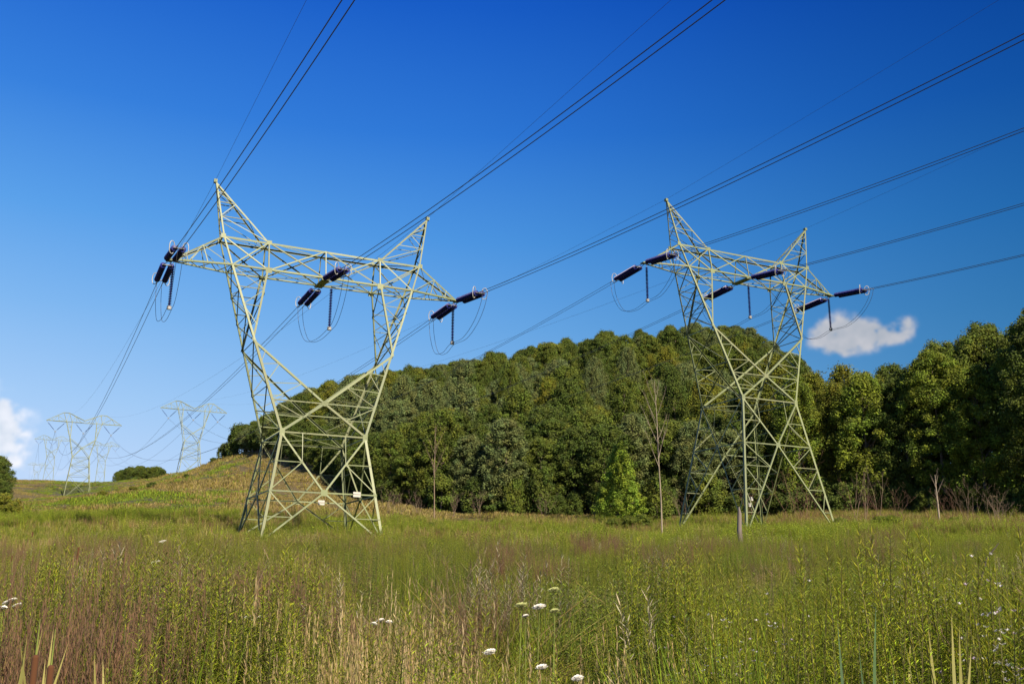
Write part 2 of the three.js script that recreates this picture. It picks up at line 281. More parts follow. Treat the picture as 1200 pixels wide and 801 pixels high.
    for (let k = 1; k <= panels; k++) { const u = k / (panels + 1), c = mix(C2, a.F, u), l = mix(a.L, a.F, u), l0 = mix(a.L, a.F, (k - 1) / (panels + 1)); bar(t, 'lacing_bar', c, l0, 0.09, z, ST()); bar(t, 'horizontal_bar', c, l, 0.085, z, ST()); }
    // gussets
    plate(t, 'gusset_plate', C2, 0.55, 0.5, 0.02, z, ST()); plate(t, 'gusset_plate', X, 0.55, 0.45, 0.02, z, ST()); plate(t, 'gusset_plate', a.BI, 0.55, 0.5, 0.02, z, ST()); plate(t, 'gusset_plate', a.TI, 0.45, 0.38, 0.02, z, ST()); plate(t, 'gusset_plate', a.W.clone().add(V(-s * 0.12, 0, 0)), 0.42, 0.6, 0.02, z, ST()); plate(t, 'gusset_plate', a.TO, 0.4, 0.4, 0.02, z, ST());
    // footing
    const ft = mesh('concrete_footing', new THREE.CylinderGeometry(0.38, 0.42, 1.1, 14), CONCRETE, t); ft.position.copy(a.F).add(V(0, -0.35, 0));
  }
  for (const f of [-1, 1]) { const a = n['-1,' + f], b = n['1,' + f]; bar(t, 'horizontal_brace', a.W, b.W, 0.14, FZ(f), ST()); const TM = N(0, g.hT, f * g.dT), BM = N(0, g.hB, f * g.dB); bar(t, 'bridge_post', TM, BM, 0.09, FZ(f), ST()); }
  for (const s of [-1, 1]) {       // side faces and members running from front to back
    const a = n[s + ',1'], b = n[s + ',-1'], x = SX(s), Cs = N(s * Math.abs(a.L.x), -g.lev, 0);
    bar(t, 'horizontal_brace', a.W, b.W, 0.14, x, ST());
    for (const q of [a, b]) {
      bar(t, 'cross_brace', q.W, Cs, 0.15, x, ST()); bar(t, 'horizontal_brace', q.L, Cs, 0.13, x, ST()); bar(t, 'cross_brace', Cs, (q === a ? a : b).F, 0.15, x, ST());
      const b1 = mix(q.W, Cs, 0.5); bar(t, 'horizontal_bar', b1, mix(q.W, q.L, 0.5), 0.08, x, ST()); bar(t, 'lacing_bar', b1, q.L, 0.085, x, ST());
      for (let k = 1; k <= panels; k++) { const u = k / (panels + 1), c = mix(Cs, q.F, u); bar(t, 'lacing_bar', c, mix(q.L, q.F, (k - 1) / (panels + 1)), 0.085, x, ST()); bar(t, 'horizontal_bar', c, mix(q.L, q.F, u), 0.08, x, ST()); }
    }
    plate(t, 'gusset_plate', Cs, 0.5, 0.5, 0.02, x, ST());
    lace(t, a.W, a.K, b.W, b.K, 2, x, 0.10, { cross: true, end: true });
    lace(t, a.K, a.BO, b.K, b.BO, 3, x, 0.09, { cross: true, end: true });
    lace(t, a.K, a.BI, b.K, b.BI, 3, x, 0.08, { end: true, flip: s > 0 });
    bar(t, 'horizontal_bar', a.TO, b.TO, 0.11, UPV, ST()); bar(t, 'horizontal_bar', a.TI, b.TI, 0.11, UPV, ST());
    lace(t, a.BO, a.tip, b.BO, b.tip, 6, V(0, -1, 0), 0.065, { noBars: true }); lace(t, a.TO, a.tip, b.TO, b.tip, 4, UPV, 0.06, { noBars: true });
    lace(t, a.TO, a.pk, b.TO, b.pk, 5, x, 0.06, { noBars: true }); lace(t, a.TI, a.pk, b.TI, b.pk, 5, SX(-s), 0.06, { noBars: true });
    const BMf = N(0, g.hB, g.dB), BMb = N(0, g.hB, -g.dB), TMf = N(0, g.hT, g.dT), TMb = N(0, g.hT, -g.dT);
    bar(t, 'plan_brace', a.BO, b.BI, 0.085, V(0, -1, 0), ST()); bar(t, 'plan_brace', b.BO, a.BI, 0.085, V(0, -1, 0), ST()); bar(t, 'plan_brace', a.BI, BMb, 0.085, V(0, -1, 0), ST()); bar(t, 'plan_brace', b.BI, BMf, 0.085, V(0, -1, 0), ST());
    bar(t, 'plan_brace', a.TI, TMb, 0.08, UPV, ST()); bar(t, 'plan_brace', a.TO, b.TI, 0.08, UPV, ST());
    // arm end plate
    const e = mesh('arm_end_plate', BOXG, STEEL[1], t); e.position.copy(mix(a.tip, b.tip, 0.5)); e.scale.set(0.5, 0.10, 0.62);
    const pe = mesh('peak_cap_plate', BOXG, STEEL[1], t); pe.position.copy(mix(a.pk, b.pk, 0.5)); pe.scale.set(0.28, 0.3, 0.36);
  }
  bar(t, 'horizontal_bar', N(0, g.hT, g.dT), N(0, g.hT, -g.dT), 0.11, UPV, ST()); bar(t, 'horizontal_bar', N(0, g.hB, g.dB), N(0, g.hB, -g.dB), 0.16, V(0, -1, 0), ST());
  { const e = mesh('bridge_centre_plate', BOXG, STEEL[1], t); e.position.copy(N(0, g.hB - 0.1, 0)); e.scale.set(0.7, 0.1, 2 * g.dB); }
  bar(t, 'plan_brace', n['-1,1'].W, n['1,-1'].W, 0.10, V(0, -1, 0), ST()); bar(t, 'plan_brace', n['1,1'].W, n['-1,-1'].W, 0.10, V(0, -1, 0), ST());
  // white number plates: upper and lower strip with a dark gap
  for (const [c, w] of plates) for (const dy of [-0.11, 0.12]) { const o = plate(t, 'number_plate', N(c[0], c[1] + dy, c[2]), w * 0.85, 0.19, 0.012, FZ(1), PLATE); o.position.z += 0.05; o.userData.label = 'white number plate'; }
  return t;
}
const PA = { x: -17.178, y: 13.01, z: -85.648 }, PB = { x: 25.936, y: 20.422, z: -107.229 };
const gA = (lx, lz, p) => V(p.x + lx * Math.cos(YAW) + lz * Math.sin(YAW), 0, p.z - lx * Math.sin(YAW) + lz * Math.cos(YAW));
function dropsFor(p, guess) { return [[-1, 1], [1, 1], [-1, -1], [1, -1]].map(([s, f]) => { let d = guess; for (let k = 0; k < 6; k++) { const q = gA(s * (FIT.W + 0.169 * d), f * (FIT.dW + 0.172 * d), p); d = p.y + EYE - height(q.x, q.z) - 0.15; } return d; }); }
strainTower('pale green lattice tower with short legs standing beside the grassy knoll', PA.x, PA.y, PA.z, dropsFor(PA, 8.6), 1, [[[2.75, -FIT.lev, 4.4], 0.75], [[2.2, -FIT.lev, -4.35], 0.7]]);
strainTower('pale green lattice tower on tall splayed legs in front of the dark forest', PB.x, PB.y, PB.z, dropsFor(PB, 13.4), 3, [[[3.9, -9.5, -5.2], 0.7], [[3.75, -10.2, -5.2], 0.6]]);

// ---------------------------------------------------------------- insulators
function discGeo(n, pitch, r, seg) {                        // cap-and-pin disc string along -y
  const pts = [V(0.001, 0)]; const p2 = [];
  for (let k = 0; k < n; k++) { const y = -k * pitch; p2.push([0.045, y], [0.05, y - pitch * 0.35], [r, y - pitch * 0.62], [r * 0.96, y - pitch * 0.78], [0.05, y - pitch * 0.8]); }
  const v2 = [new THREE.Vector2(0.0001, 0), ...p2.map(([a, b]) => new THREE.Vector2(a, b)), new THREE.Vector2(0.0001, -n * pitch)];
  return new THREE.LatheGeometry(v2, seg);
}
const STRING = discGeo(26, 0.162, 0.255, 14), JSTRING = discGeo(24, 0.15, 0.15, 12), VSTRING = discGeo(22, 0.17, 0.21, 6);
const ROD = new THREE.CylinderGeometry(1, 1, 1, 8);
const RING = (() => { const c = new THREE.CatmullRomCurve3([...Array(16).keys()].map((k) => { const a = k / 16 * 2 * Math.PI, cx = Math.cos(a), sy = Math.sin(a); return V(0, Math.sign(sy) * Math.pow(Math.abs(sy), 0.8) * 0.52, cx * 0.26); }), true); return new THREE.TubeGeometry(c, 40, 0.035, 8, true); })();
function rodBetween(parent, name, a, b, r, m) { const o = mesh(name, ROD, m, parent), d = b.clone().sub(a); o.position.copy(a).addScaledVector(d, 0.5); o.scale.set(r, d.length(), r); o.quaternion.setFromUnitVectors(UPV, d.normalize()); return o; }
function hang(parent, name, geo, from, dir, m) { const o = mesh(name, geo, m, parent); o.position.copy(from); o.quaternion.setFromUnitVectors(V(0, -1, 0), dir); return o; }
// a double tension string; returns the two conductor ends (world)
function strainSet(at, dir, label, group) {
  const t = thing('strain_insulator', label, 'insulator', at, 0, group), d = dir.clone().normalize(), side = V(d.z, 0, -d.x).normalize(), up = V(0, 0, 0).crossVectors(d, side).normalize(); if (up.y < 0) up.negate();
  const q = (l, s, u = 0) => V(0, 0, 0).addScaledVector(d, l).addScaledVector(side, s).addScaledVector(up, u), W = 0.33;
  for (const s of [-1, 1]) {
    rodBetween(t, 'link_rod', q(0.05, s * 0.12), q(0.8, s * W), 0.03, DARKSTEEL);
    hang(t, 'disc_string', STRING, q(0.85, s * W), d, PORCELAIN);
    rodBetween(t, 'dead_end_clamp', q(5.25, s * 0.23), q(6.3, s * 0.23), 0.04, ALU);
    const r = mesh('corona_ring', RING, ALU, t); r.position.copy(q(4.95, s * 0.52, 0.05)); r.quaternion.setFromRotationMatrix(new THREE.Matrix4().makeBasis(side, up, d.clone())); r.rotateY(s * 0.95); 
  }
  for (const l of [0.82, 5.12]) { const o = mesh('yoke_plate', BOXG, DARKSTEEL, t); o.position.copy(q(l, 0)); o.scale.set(0.86, 0.05, 0.16); o.quaternion.setFromRotationMatrix(new THREE.Matrix4().makeBasis(side, up, d.clone())); }
  return [-1, 1].map((s) => at.clone().add(q(6.25, s * 0.23)));
}
function tubeThing(name, pts, r, label, category, group, segs, material = WIRE, sides = 6) { const o = mesh(numbered(name), new THREE.TubeGeometry(new THREE.CatmullRomCurve3(pts), segs, r, sides, false), material, scene); tag(o, label, category, group); return o; }
function jumperString(at, label, group) { const t = thing('jumper_insulator', label, 'insulator', at, 0, group); rodBetween(t, 'link_rod', V(0, 0.25, 0), V(0, 0, 0), 0.025, DARKSTEEL); hang(t, 'disc_string', JSTRING, V(0, 0, 0), V(0, -1, 0), PORCELAIN); const w = mesh('jumper_weight', new THREE.CylinderGeometry(0.20, 0.17, 0.26, 14), ALU, t); w.position.set(0, -3.74, 0); return at.clone().add(V(0, -3.8, 0)); }
const loc = (lx, ly, lz, p) => { const q = gA(lx, lz, p); q.y = p.y + EYE + ly; return q; };
const SUSP = { A: { t: 388.65, y: 73.12, hf: 32.6 }, B: { t: 403.78, y: 85.41, hf: 27.4 } };
const backDir = V(-Math.sin(YAW), 0, -Math.cos(YAW));
const far = {};
for (const k of ['A', 'B']) { const p = k === 'A' ? PA : PB, s = SUSP[k]; far[k] = { x: p.x + backDir.x * s.t, y: s.y, z: p.z + backDir.z * s.t }; }
const front = { A: { th: 0.4708, a: -0.0986, b: 0.000564, sa: 0.006, sb: -0.00008 }, B: { th: 0.4562, a: -0.1212, b: 0.000587, sa: -0.010, sb: 0.000267 } };
const nick = { A: 'the short-legged tower', B: 'the tall-legged tower' };
for (const k of ['A', 'B']) {
  const p = k === 'A' ? PA : PB, q = far[k], fr = front[k], fd = V(Math.sin(fr.th), 0, Math.cos(fr.th)), who = nick[k], sag = k === 'A' ? 13 : 15.5;
  for (const s of [-1, 0, 1]) {
    const tipF = s ? loc(s * FIT.tip, FIT.ht - 0.1, 0.2, p) : loc(0, FIT.hB - 0.15, FIT.dB, p), tipB = s ? loc(s * FIT.tip, FIT.ht - 0.1, -0.2, p) : loc(0, FIT.hB - 0.15, -FIT.dB, p);
    const end = (() => { const c = loc(s * 11.36, -4.84, 0, q); return c; })();
    const spanB = end.clone().sub(tipB), LB = Math.hypot(spanB.x, spanB.z), slopeB = (spanB.y - 4 * sag) / LB;
    const what = s ? 'crossarm tip' : 'bridge centre';
    const eF = strainSet(tipF, V(fd.x, fr.a, fd.z), `navy double insulator at the ${what} of ${who}, facing the meadow`, s ? `tension insulators at the arm tips of ${who}` : undefined);
    const eB = strainSet(tipB, V(spanB.x / LB, slopeB, spanB.z / LB), `navy double insulator at the ${what} of ${who}, facing the pylons`, s ? `rear tension insulators at the arm tips of ${who}` : undefined);
    const hangAt = s ? loc(s * (FIT.tip - 0.35), FIT.ht - 0.4, 0, p) : loc(0.9, FIT.hB - 0.45, 0, p);
    const wBottom = jumperString(hangAt, `slim dark disc string hanging plumb below the ${what} of ${who}`, s ? `plumb jumper strings at the arm tips of ${who}` : undefined);
    for (const m of [0, 1]) {
      // jumper loop from the rear string, past the weight, to the front string
      const sd = V(Math.cos(YAW), 0, -Math.sin(YAW)).multiplyScalar((m ? 1 : -1) * 0.2), wB = wBottom.clone().add(sd), a = eB[1 - m], b = eF[m];
      const lo = (u, v, yy) => { const r = u.clone().lerp(wB, v); r.y = yy; return r; };
      tubeThing('jumper_wire', [a, lo(a, 0.06, lerp(a.y, wB.y, 0.42)), lo(a, 0.30, lerp(a.y, wB.y, 0.97)), lo(a, 0.66, wB.y - 0.42), wB.clone().add(V(0, -0.05, 0)), lo(b, 0.60, wB.y - 0.02), lo(b, 0.26, lerp(b.y, wB.y, 0.70)), lo(b, 0.06, lerp(b.y, wB.y, 0.30)), b], 0.019, `thin jumper wire looping under the ${what} of ${who}`, 'wire', `jumper loops of ${who}`, 48);
      // span towards and over the camera
      const pts = []; for (let i = 0; i <= 40; i++) { const u = i / 40 * 190; pts.push(V(b.x + fd.x * u, b.y + fr.a * u + fr.b * (u * u + 12 * u), b.z + fd.z * u)); }
      tubeThing('power_line', pts, 0.027, `dark twin power line from the ${what} of ${who} over the meadow`, 'power line', `lines from ${who} over the meadow`, 80);
      // span to the far tower
      const e2 = end.clone().add(V(Math.cos(YAW), 0, -Math.sin(YAW)).multiplyScalar((m ? -1 : 1) * 0.23)), pb = [];
      for (let i = 0; i <= 48; i++) { const u = i / 48, r = a.clone().lerp(e2, u); r.y -= 4 * sag * 0.97 * u * (1 - u); pb.push(r); }
      tubeThing('power_line', pb, 0.023, `dark twin power line from the ${what} of ${who} to its far pylon`, 'power line', `lines from ${who} to the far pylons`, 90);
    }
  }
  for (const s of [-1, 1]) {        // shield wires at the peaks
    const c = loc(s * FIT.pk, FIT.hp + 0.1, 0, p), fp = [], bp = [], e = loc(s * 7.7, 4.0, 0, q);
    for (let i = 0; i <= 30; i++) { const u = i / 30 * 200; fp.push(V(c.x + Math.sin(0.457) * u, c.y + fr.sa * u + fr.sb * u * u, c.z + Math.cos(0.457) * u)); }
    tubeThing('shield_wire', fp, 0.011, `thin shield wire from the peak of ${who} over the meadow`, 'wire', `shield wires of ${who}`, 60);
    for (let i = 0; i <= 40; i++) { const u = i / 40, r = c.clone().lerp(e, u); r.y -= 4 * 7 * u * (1 - u); bp.push(r); }
    tubeThing('shield_wire', bp, 0.013, `thin shield wire from the peak of ${who} to its far pylon`, 'wire', `rear shield wires of ${who}`, 60);
  }
}

// ---------------------------------------------------------------- far suspension pylons with V strings
function suspensionTower(label, p, group) {
  const yb = Math.min(...[[-1, 1], [1, 1], [-1, -1], [1, -1]].map(([s, f]) => { const q = gA(s * 5.4, f * 5.2, p); return height(q.x, q.z); }));
  const O = p.y + EYE - yb, t = thing('suspension_pylon', label, 'pylon', V(p.x, yb, p.z), YAW, group), N = (a, b, c) => V(a, b + O, c), S = STEEL[1], m = { m: S };
  const hw = 15.3, hX = 11.2, hk = 7.4;
  for (const s of [-1, 1]) {
    const q = {};
    for (const f of [-1, 1]) {
      const z = FZ(f), a = { tip: N(s * 15.4, 0, f * 0.15), PO: N(s * 8.7, 3.9, f * 0.5), PI: N(s * 6.5, 3.9, f * 0.5), BO: N(s * 7.3, 0, f * 1.1), BI: N(s * 5.0, 0, f * 1.1), M: N(0, 0.9, f * 0.9), MB: N(0, 0, f * 1.1), K: N(s * 5.1, -hk, f * 1.9), W: N(s * 3.4, -hw, f * 2.6), X: N(0, -hX, f * 2.25), F: N(s * 5.3, -O - 0.2, f * 5.0) }; q[f] = a;
      const oW = N(-s * 3.4, -hw, f * 2.6);
      bar(t, 'main_leg', a.F, a.W, 0.26, z, S); bar(t, 'column_leg', a.W, a.K, 0.24, z, S); bar(t, 'column_leg', a.K, a.BO, 0.2, z, S); bar(t, 'column_leg', a.K, a.BI, 0.2, z, S);
      bar(t, 'cross_brace', a.K, a.X, 0.22, z, S); bar(t, 'cross_brace', a.X, oW, 0.22, z, S);
      bar(t, 'top_chord', a.tip, a.PO, 0.19, z, S); bar(t, 'top_chord', a.PO, a.PI, 0.19, z, S); bar(t, 'top_chord', a.PI, a.M, 0.19, z, S);
      bar(t, 'bottom_chord', a.tip, a.BO, 0.19, z, S); bar(t, 'bottom_chord', a.BO, a.BI, 0.19, z, S); bar(t, 'bottom_chord', a.BI, a.MB, 0.19, z, S);
      bar(t, 'bridge_post', a.PO, a.BO, 0.13, z, S); bar(t, 'bridge_post', a.PI, a.BI, 0.13, z, S); bar(t, 'bridge_diagonal', a.PI, a.BO, 0.13, z, S);
      lace(t, a.BO, a.tip, a.PO, a.tip, 3, z, 0.1, { ...m, at: [0, 0.35, 0.65, 0.9] }); lace(t, a.BI, a.MB, a.PI, a.M, 2, z, 0.1, { ...m, at: [0, 0.4, 0.75] });
      lace(t, a.K, a.BO, a.K, a.BI, 3, z, 0.1, { ...m, at: [0.35, 0.7, 1] });
      bar(t, 'horizontal_brace', mix(a.W, a.K, (hw - hX) / (hw - hk)), a.X, 0.13, z, S);
    }
    const x = SX(s); lace(t, q[1].W, q[1].BO, q[-1].W, q[-1].BO, 4, x, 0.11, { ...m, end: true }); lace(t, q[1].F, q[1].W, q[-1].F, q[-1].W, 3, x, 0.13, { ...m, cross: true, end: true });
    lace(t, q[1].BO, q[1].tip, q[-1].BO, q[-1].tip, 3, V(0, -1, 0), 0.09, { ...m, noBars: true });
  }
  for (const f of [-1, 1]) lace(t, N(-5.3, -O - 0.2, f * 5), N(-3.4, -hw, f * 2.6), N(5.3, -O - 0.2, f * 5), N(3.4, -hw, f * 2.6), 3, FZ(f), 0.15, { ...m, cross: true, end: true, at: [0, 0.55, 0.8, 1] });
  return t;
}
function vString(p, s, label, group) {
  const c = loc(s * 11.36, -4.6, 0, p), t = thing('v_string_insulator', label, 'insulator', c, YAW, group), w = 3.9;
  for (const k of [-1, 1]) { const top = V(k * w, 4.5, 0), dn = top.clone().negate().normalize(); rodBetween(t, 'link_rod', top, top.clone().addScaledVector(dn, 1.2), 0.05, DARKSTEEL); hang(t, 'disc_string', VSTRING, top.clone().addScaledVector(dn, 1.15), dn, PORCELAIN); rodBetween(t, 'link_rod', top.clone().addScaledVector(dn, 4.85), V(0, 0, 0), 0.05, DARKSTEEL); }
  const o = mesh('yoke_plate', BOXG, DARKSTEEL, t); o.scale.set(0.7, 0.3, 0.08); o.position.y = -0.1;
}
const chain = { A: [far.A, null, null], B: [far.B, null] };
{ const at = (k, tt, pxx, pyy) => { const p = k === 'A' ? PA : PB, x = p.x + backDir.x * tt, z = p.z + backDir.z * tt, q = P(pxx, pyy, -z); return { x, y: q.y - EYE, z }; };
  chain.A[1] = at('A', 930, 59.5, 515.5); chain.A[2] = at('A', 1750, 44, 545); chain.B[1] = at('B', 990, 116.4, 522); }
const names = { A: ['grey lattice pylon with V strings standing on the slope left of the saddle', 'small distant pylon behind the ridge on the short-legged line', 'tiny faint pylon farthest along the short-legged line'], B: ['grey lattice pylon with V strings on the knoll crest beside the tree clump', 'small distant pylon behind the ridge on the tall-legged line'] };
for (const k of ['A', 'B']) chain[k].forEach((p, i) => {
  suspensionTower(names[k][i], p, 'far suspension pylons');
  if (i < 2) for (const s of [-1, 0, 1]) vString(p, s, `V shaped insulator hanging under the ${['nearer', 'distant'][i]} pylon of ${nick[k]}'s line`, `V strings of the ${['nearer', 'distant'][i]} pylon in line with ${nick[k]}`);
  const nx = chain[k][i + 1]; if (!nx) return;
  for (const s of [-1, 0, 1]) { const a = loc(s * 11.36, -4.84, 0, p), b = loc(s * 11.36, -4.84, 0, nx), pts = []; for (let j = 0; j <= 40; j++) { const u = j / 40, r = a.clone().lerp(b, u); r.y -= 4 * (i ? 30 : 19) * u * (1 - u); pts.push(r); } tubeThing('power_line', pts, 0.05, `faint power line running on from the ${['nearer', 'distant'][i]} pylon of ${nick[k]}'s line`, 'power line', `faint lines beyond the ${['nearer', 'distant'][i]} pylon of ${nick[k]}`, 60, WIRE, 5); }
});

// ---------------------------------------------------------------- trees
const BARK = mat(0.13, 0.10, 0.075, 0.95), BARK_PALE = mat(0.20, 0.165, 0.125, 0.95), TWIG = mat(0.16, 0.115, 0.08, 0.95), TWIG_RED = mat(0.14, 0.078, 0.052, 0.95);
const TR = 0.35;
const leafMat = (r, g, b) => new THREE.MeshPhysicalMaterial({ color: new THREE.Color().setRGB(r, g, b), vertexColors: true, roughness: 1, side: THREE.DoubleSide, transmission: TR, thickness: 0, specularIntensity: 0.25 });
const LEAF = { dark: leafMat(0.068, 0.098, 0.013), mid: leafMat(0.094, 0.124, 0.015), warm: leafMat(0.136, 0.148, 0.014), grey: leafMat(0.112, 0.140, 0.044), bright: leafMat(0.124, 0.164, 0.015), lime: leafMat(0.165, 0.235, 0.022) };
function crownGeo(seed, o) {
  const R = rng(seed), B = new Build(), rad = (t) => o.r * o.prof(t), H = o.h - o.base;
  const clumps = [];
  for (let i = 0; i < o.n; i++) {
    const t = o.prof === CONE ? 1 - Math.pow(1 - (i + R()) / o.n * 0.998, 0.8) : Math.pow(R(), 0.8), a = i * 2.39996 + R() * 0.9, rr = rad(t) * (0.35 + 0.65 * Math.sqrt(R())) * (o.prof === CONE ? 0.88 + 0.2 * R() : 0.72 + 0.55 * vnoise(a * 1.3 + seed, t * 4));
    const cr = o.cr * (0.65 + 0.7 * R()) * (0.75 + 0.25 * o.prof(t));
    const big = R() < 0.16 ? 1.45 : 1; clumps.push([Math.cos(a) * rr, o.base + H * t * 0.96, Math.sin(a) * rr, cr * big, 0.78 + 0.44 * R(), (R() - 0.5) * 0.3, o.ey * (0.7 + 0.7 * R())]);
  }
  const d = V(0, 0, 0), u = V(0, 0, 0), w = V(0, 0, 0);
  for (const [cx, cy, cz, cr, tone, hue, ey] of clumps) for (let k = 0; k < o.leaves; k++) {
    d.set(R() * 2 - 1, R() * 2 - 0.75, R() * 2 - 1); if (d.lengthSq() > 1.3 || d.lengthSq() < 0.05) { k--; continue; } d.normalize();
    const q = cr * (0.35 + 0.95 * R()), x = cx + d.x * q, y = cy + d.y * q * ey, z = cz + d.z * q;
    d.x += (R() - 0.5) * 1.5; d.y += (R() - 0.2) * 1.2; d.z += (R() - 0.5) * 1.5; d.normalize();
    u.set(R() - 0.5, R() - 0.7, R() - 0.5).cross(d).normalize(); w.crossVectors(d, u);
    const L = o.ls * (0.7 + 0.6 * R()), S = L * 0.33, tn = tone * (0.75 + 0.5 * R()), c = [tn * (1 + hue), tn, tn * (1 - hue * 0.6)];
    B.leaf(x, y, z, u.x * L, u.y * L, u.z * L, w.x * S, w.y * S, w.z * S, -0.1 * L, c);
  }
  return { geo: B.geo(), clumps };
}
const ROUND = (t) => Math.sqrt(Math.max(0.05, 1 - Math.pow(2 * t - 0.86, 2) / 1.32)), OVAL = (t) => Math.sqrt(Math.max(0.04, 1 - Math.pow(2 * t - 0.8, 2) / 1.48)) * (1 - 0.15 * t), CONE = (t) => Math.max(0.06, (t < 0.18 ? 0.6 + 2.2 * t : 1.16 - 1.12 * (t - 0.04))), COLUMN = (t) => Math.max(0.1, Math.sqrt(Math.max(0.02, 1 - Math.pow(2 * t - 0.75, 2) / 1.6)));
function trunkGeo(seed, o, clumps) {
  const R = rng(seed + 1000), B = new Build(), c = [1, 1, 1], top = o.h * 0.86, bend = (t) => V(Math.sin(t * 3 + seed) * 0.25 * t, top * t - (t === 0 ? 0.4 : 0), Math.cos(t * 2.4 + seed) * 0.22 * t), pts = [], rd = [];
  for (let k = 0; k <= 7; k++) { const t = k / 7; pts.push(bend(t)); rd.push(lerp(o.h * 0.014 + 0.06, 0.035, Math.pow(t, 0.8)) * (k === 0 ? 1.35 : 1)); }
  B.tube(pts, rd, 7, c);
  for (let i = 0; i < clumps.length; i += 12) { const q = clumps[i], t0 = clamp((q[1] - o.h * 0.16) / top, 0.12, 0.9), s = bend(t0), e = V(q[0], q[1], q[2]), m1 = s.clone().lerp(e, 0.5).add(V(0, 0.35, 0)); B.tube([s, m1, e], [0.05 + 0.06 * (1 - t0), 0.045, 0.015], 4, c); }
  return B.geo(true);
}
const SHAPES = {
  oak: { h: 15, ey: 0.8, r: 4.7, base: 1.8, n: 280, leaves: 110, cr: 0.7, ls: 0.31, prof: ROUND }, oak2: { h: 16, ey: 0.7, r: 5.0, base: 2.4, n: 290, leaves: 110, cr: 0.74, ls: 0.31, prof: ROUND }, maple: { h: 16, ey: 1.0, r: 4.2, base: 1.4, n: 270, leaves: 105, cr: 0.66, ls: 0.29, prof: OVAL },
  ash: { h: 18, ey: 1.15, r: 4.4, base: 2.8, n: 260, leaves: 105, cr: 0.68, ls: 0.29, prof: OVAL }, poplar: { h: 19, ey: 1.7, r: 3.1, base: 2.0, n: 240, leaves: 95, cr: 0.6, ls: 0.26, prof: COLUMN }, tall: { h: 23, ey: 1.0, r: 5.0, base: 1.6, n: 400, leaves: 110, cr: 0.72, ls: 0.28, prof: OVAL }, tall2: { h: 24, ey: 0.85, r: 5.5, base: 2.6, n: 420, leaves: 110, cr: 0.76, ls: 0.28, prof: ROUND },
  cone: { h: 10, ey: 0.8, r: 3.3, base: 0.2, n: 280, leaves: 130, cr: 0.46, ls: 0.19, prof: CONE }, bush: { h: 4.2, ey: 0.9, r: 2.3, base: 0.1, n: 60, leaves: 140, cr: 0.58, ls: 0.28, prof: ROUND }, bush2: { h: 5.5, ey: 1.1, r: 2.2, base: 0.1, n: 64, leaves: 140, cr: 0.6, ls: 0.28, prof: OVAL },
};
let si = 11; for (const k in SHAPES) { const o = SHAPES[k], c = crownGeo(si, o); o.crown = c.geo; o.trunk = trunkGeo(si, o, c.clumps); si += 7; }
const proto = {};
function plantTree(name, shape, leaf, x, z, scale, turn, label, category, group, sy = 1, sink = 0.1, bark = BARK) {
  const key = shape + leaf + name + bark.id; let t;
  if (!proto[key]) { t = new THREE.Group(); mesh('trunk', SHAPES[shape].trunk, bark, t); mesh('crown', SHAPES[shape].crown, LEAF[leaf], t); proto[key] = t.clone(); } else t = proto[key].clone();
  t.name = numbered(name); t.position.set(x, height(x, z) - sink, z); t.rotation.y = turn; t.scale.set(scale, scale * sy, scale); tag(t, label, category, group); scene.add(t); return t;
}
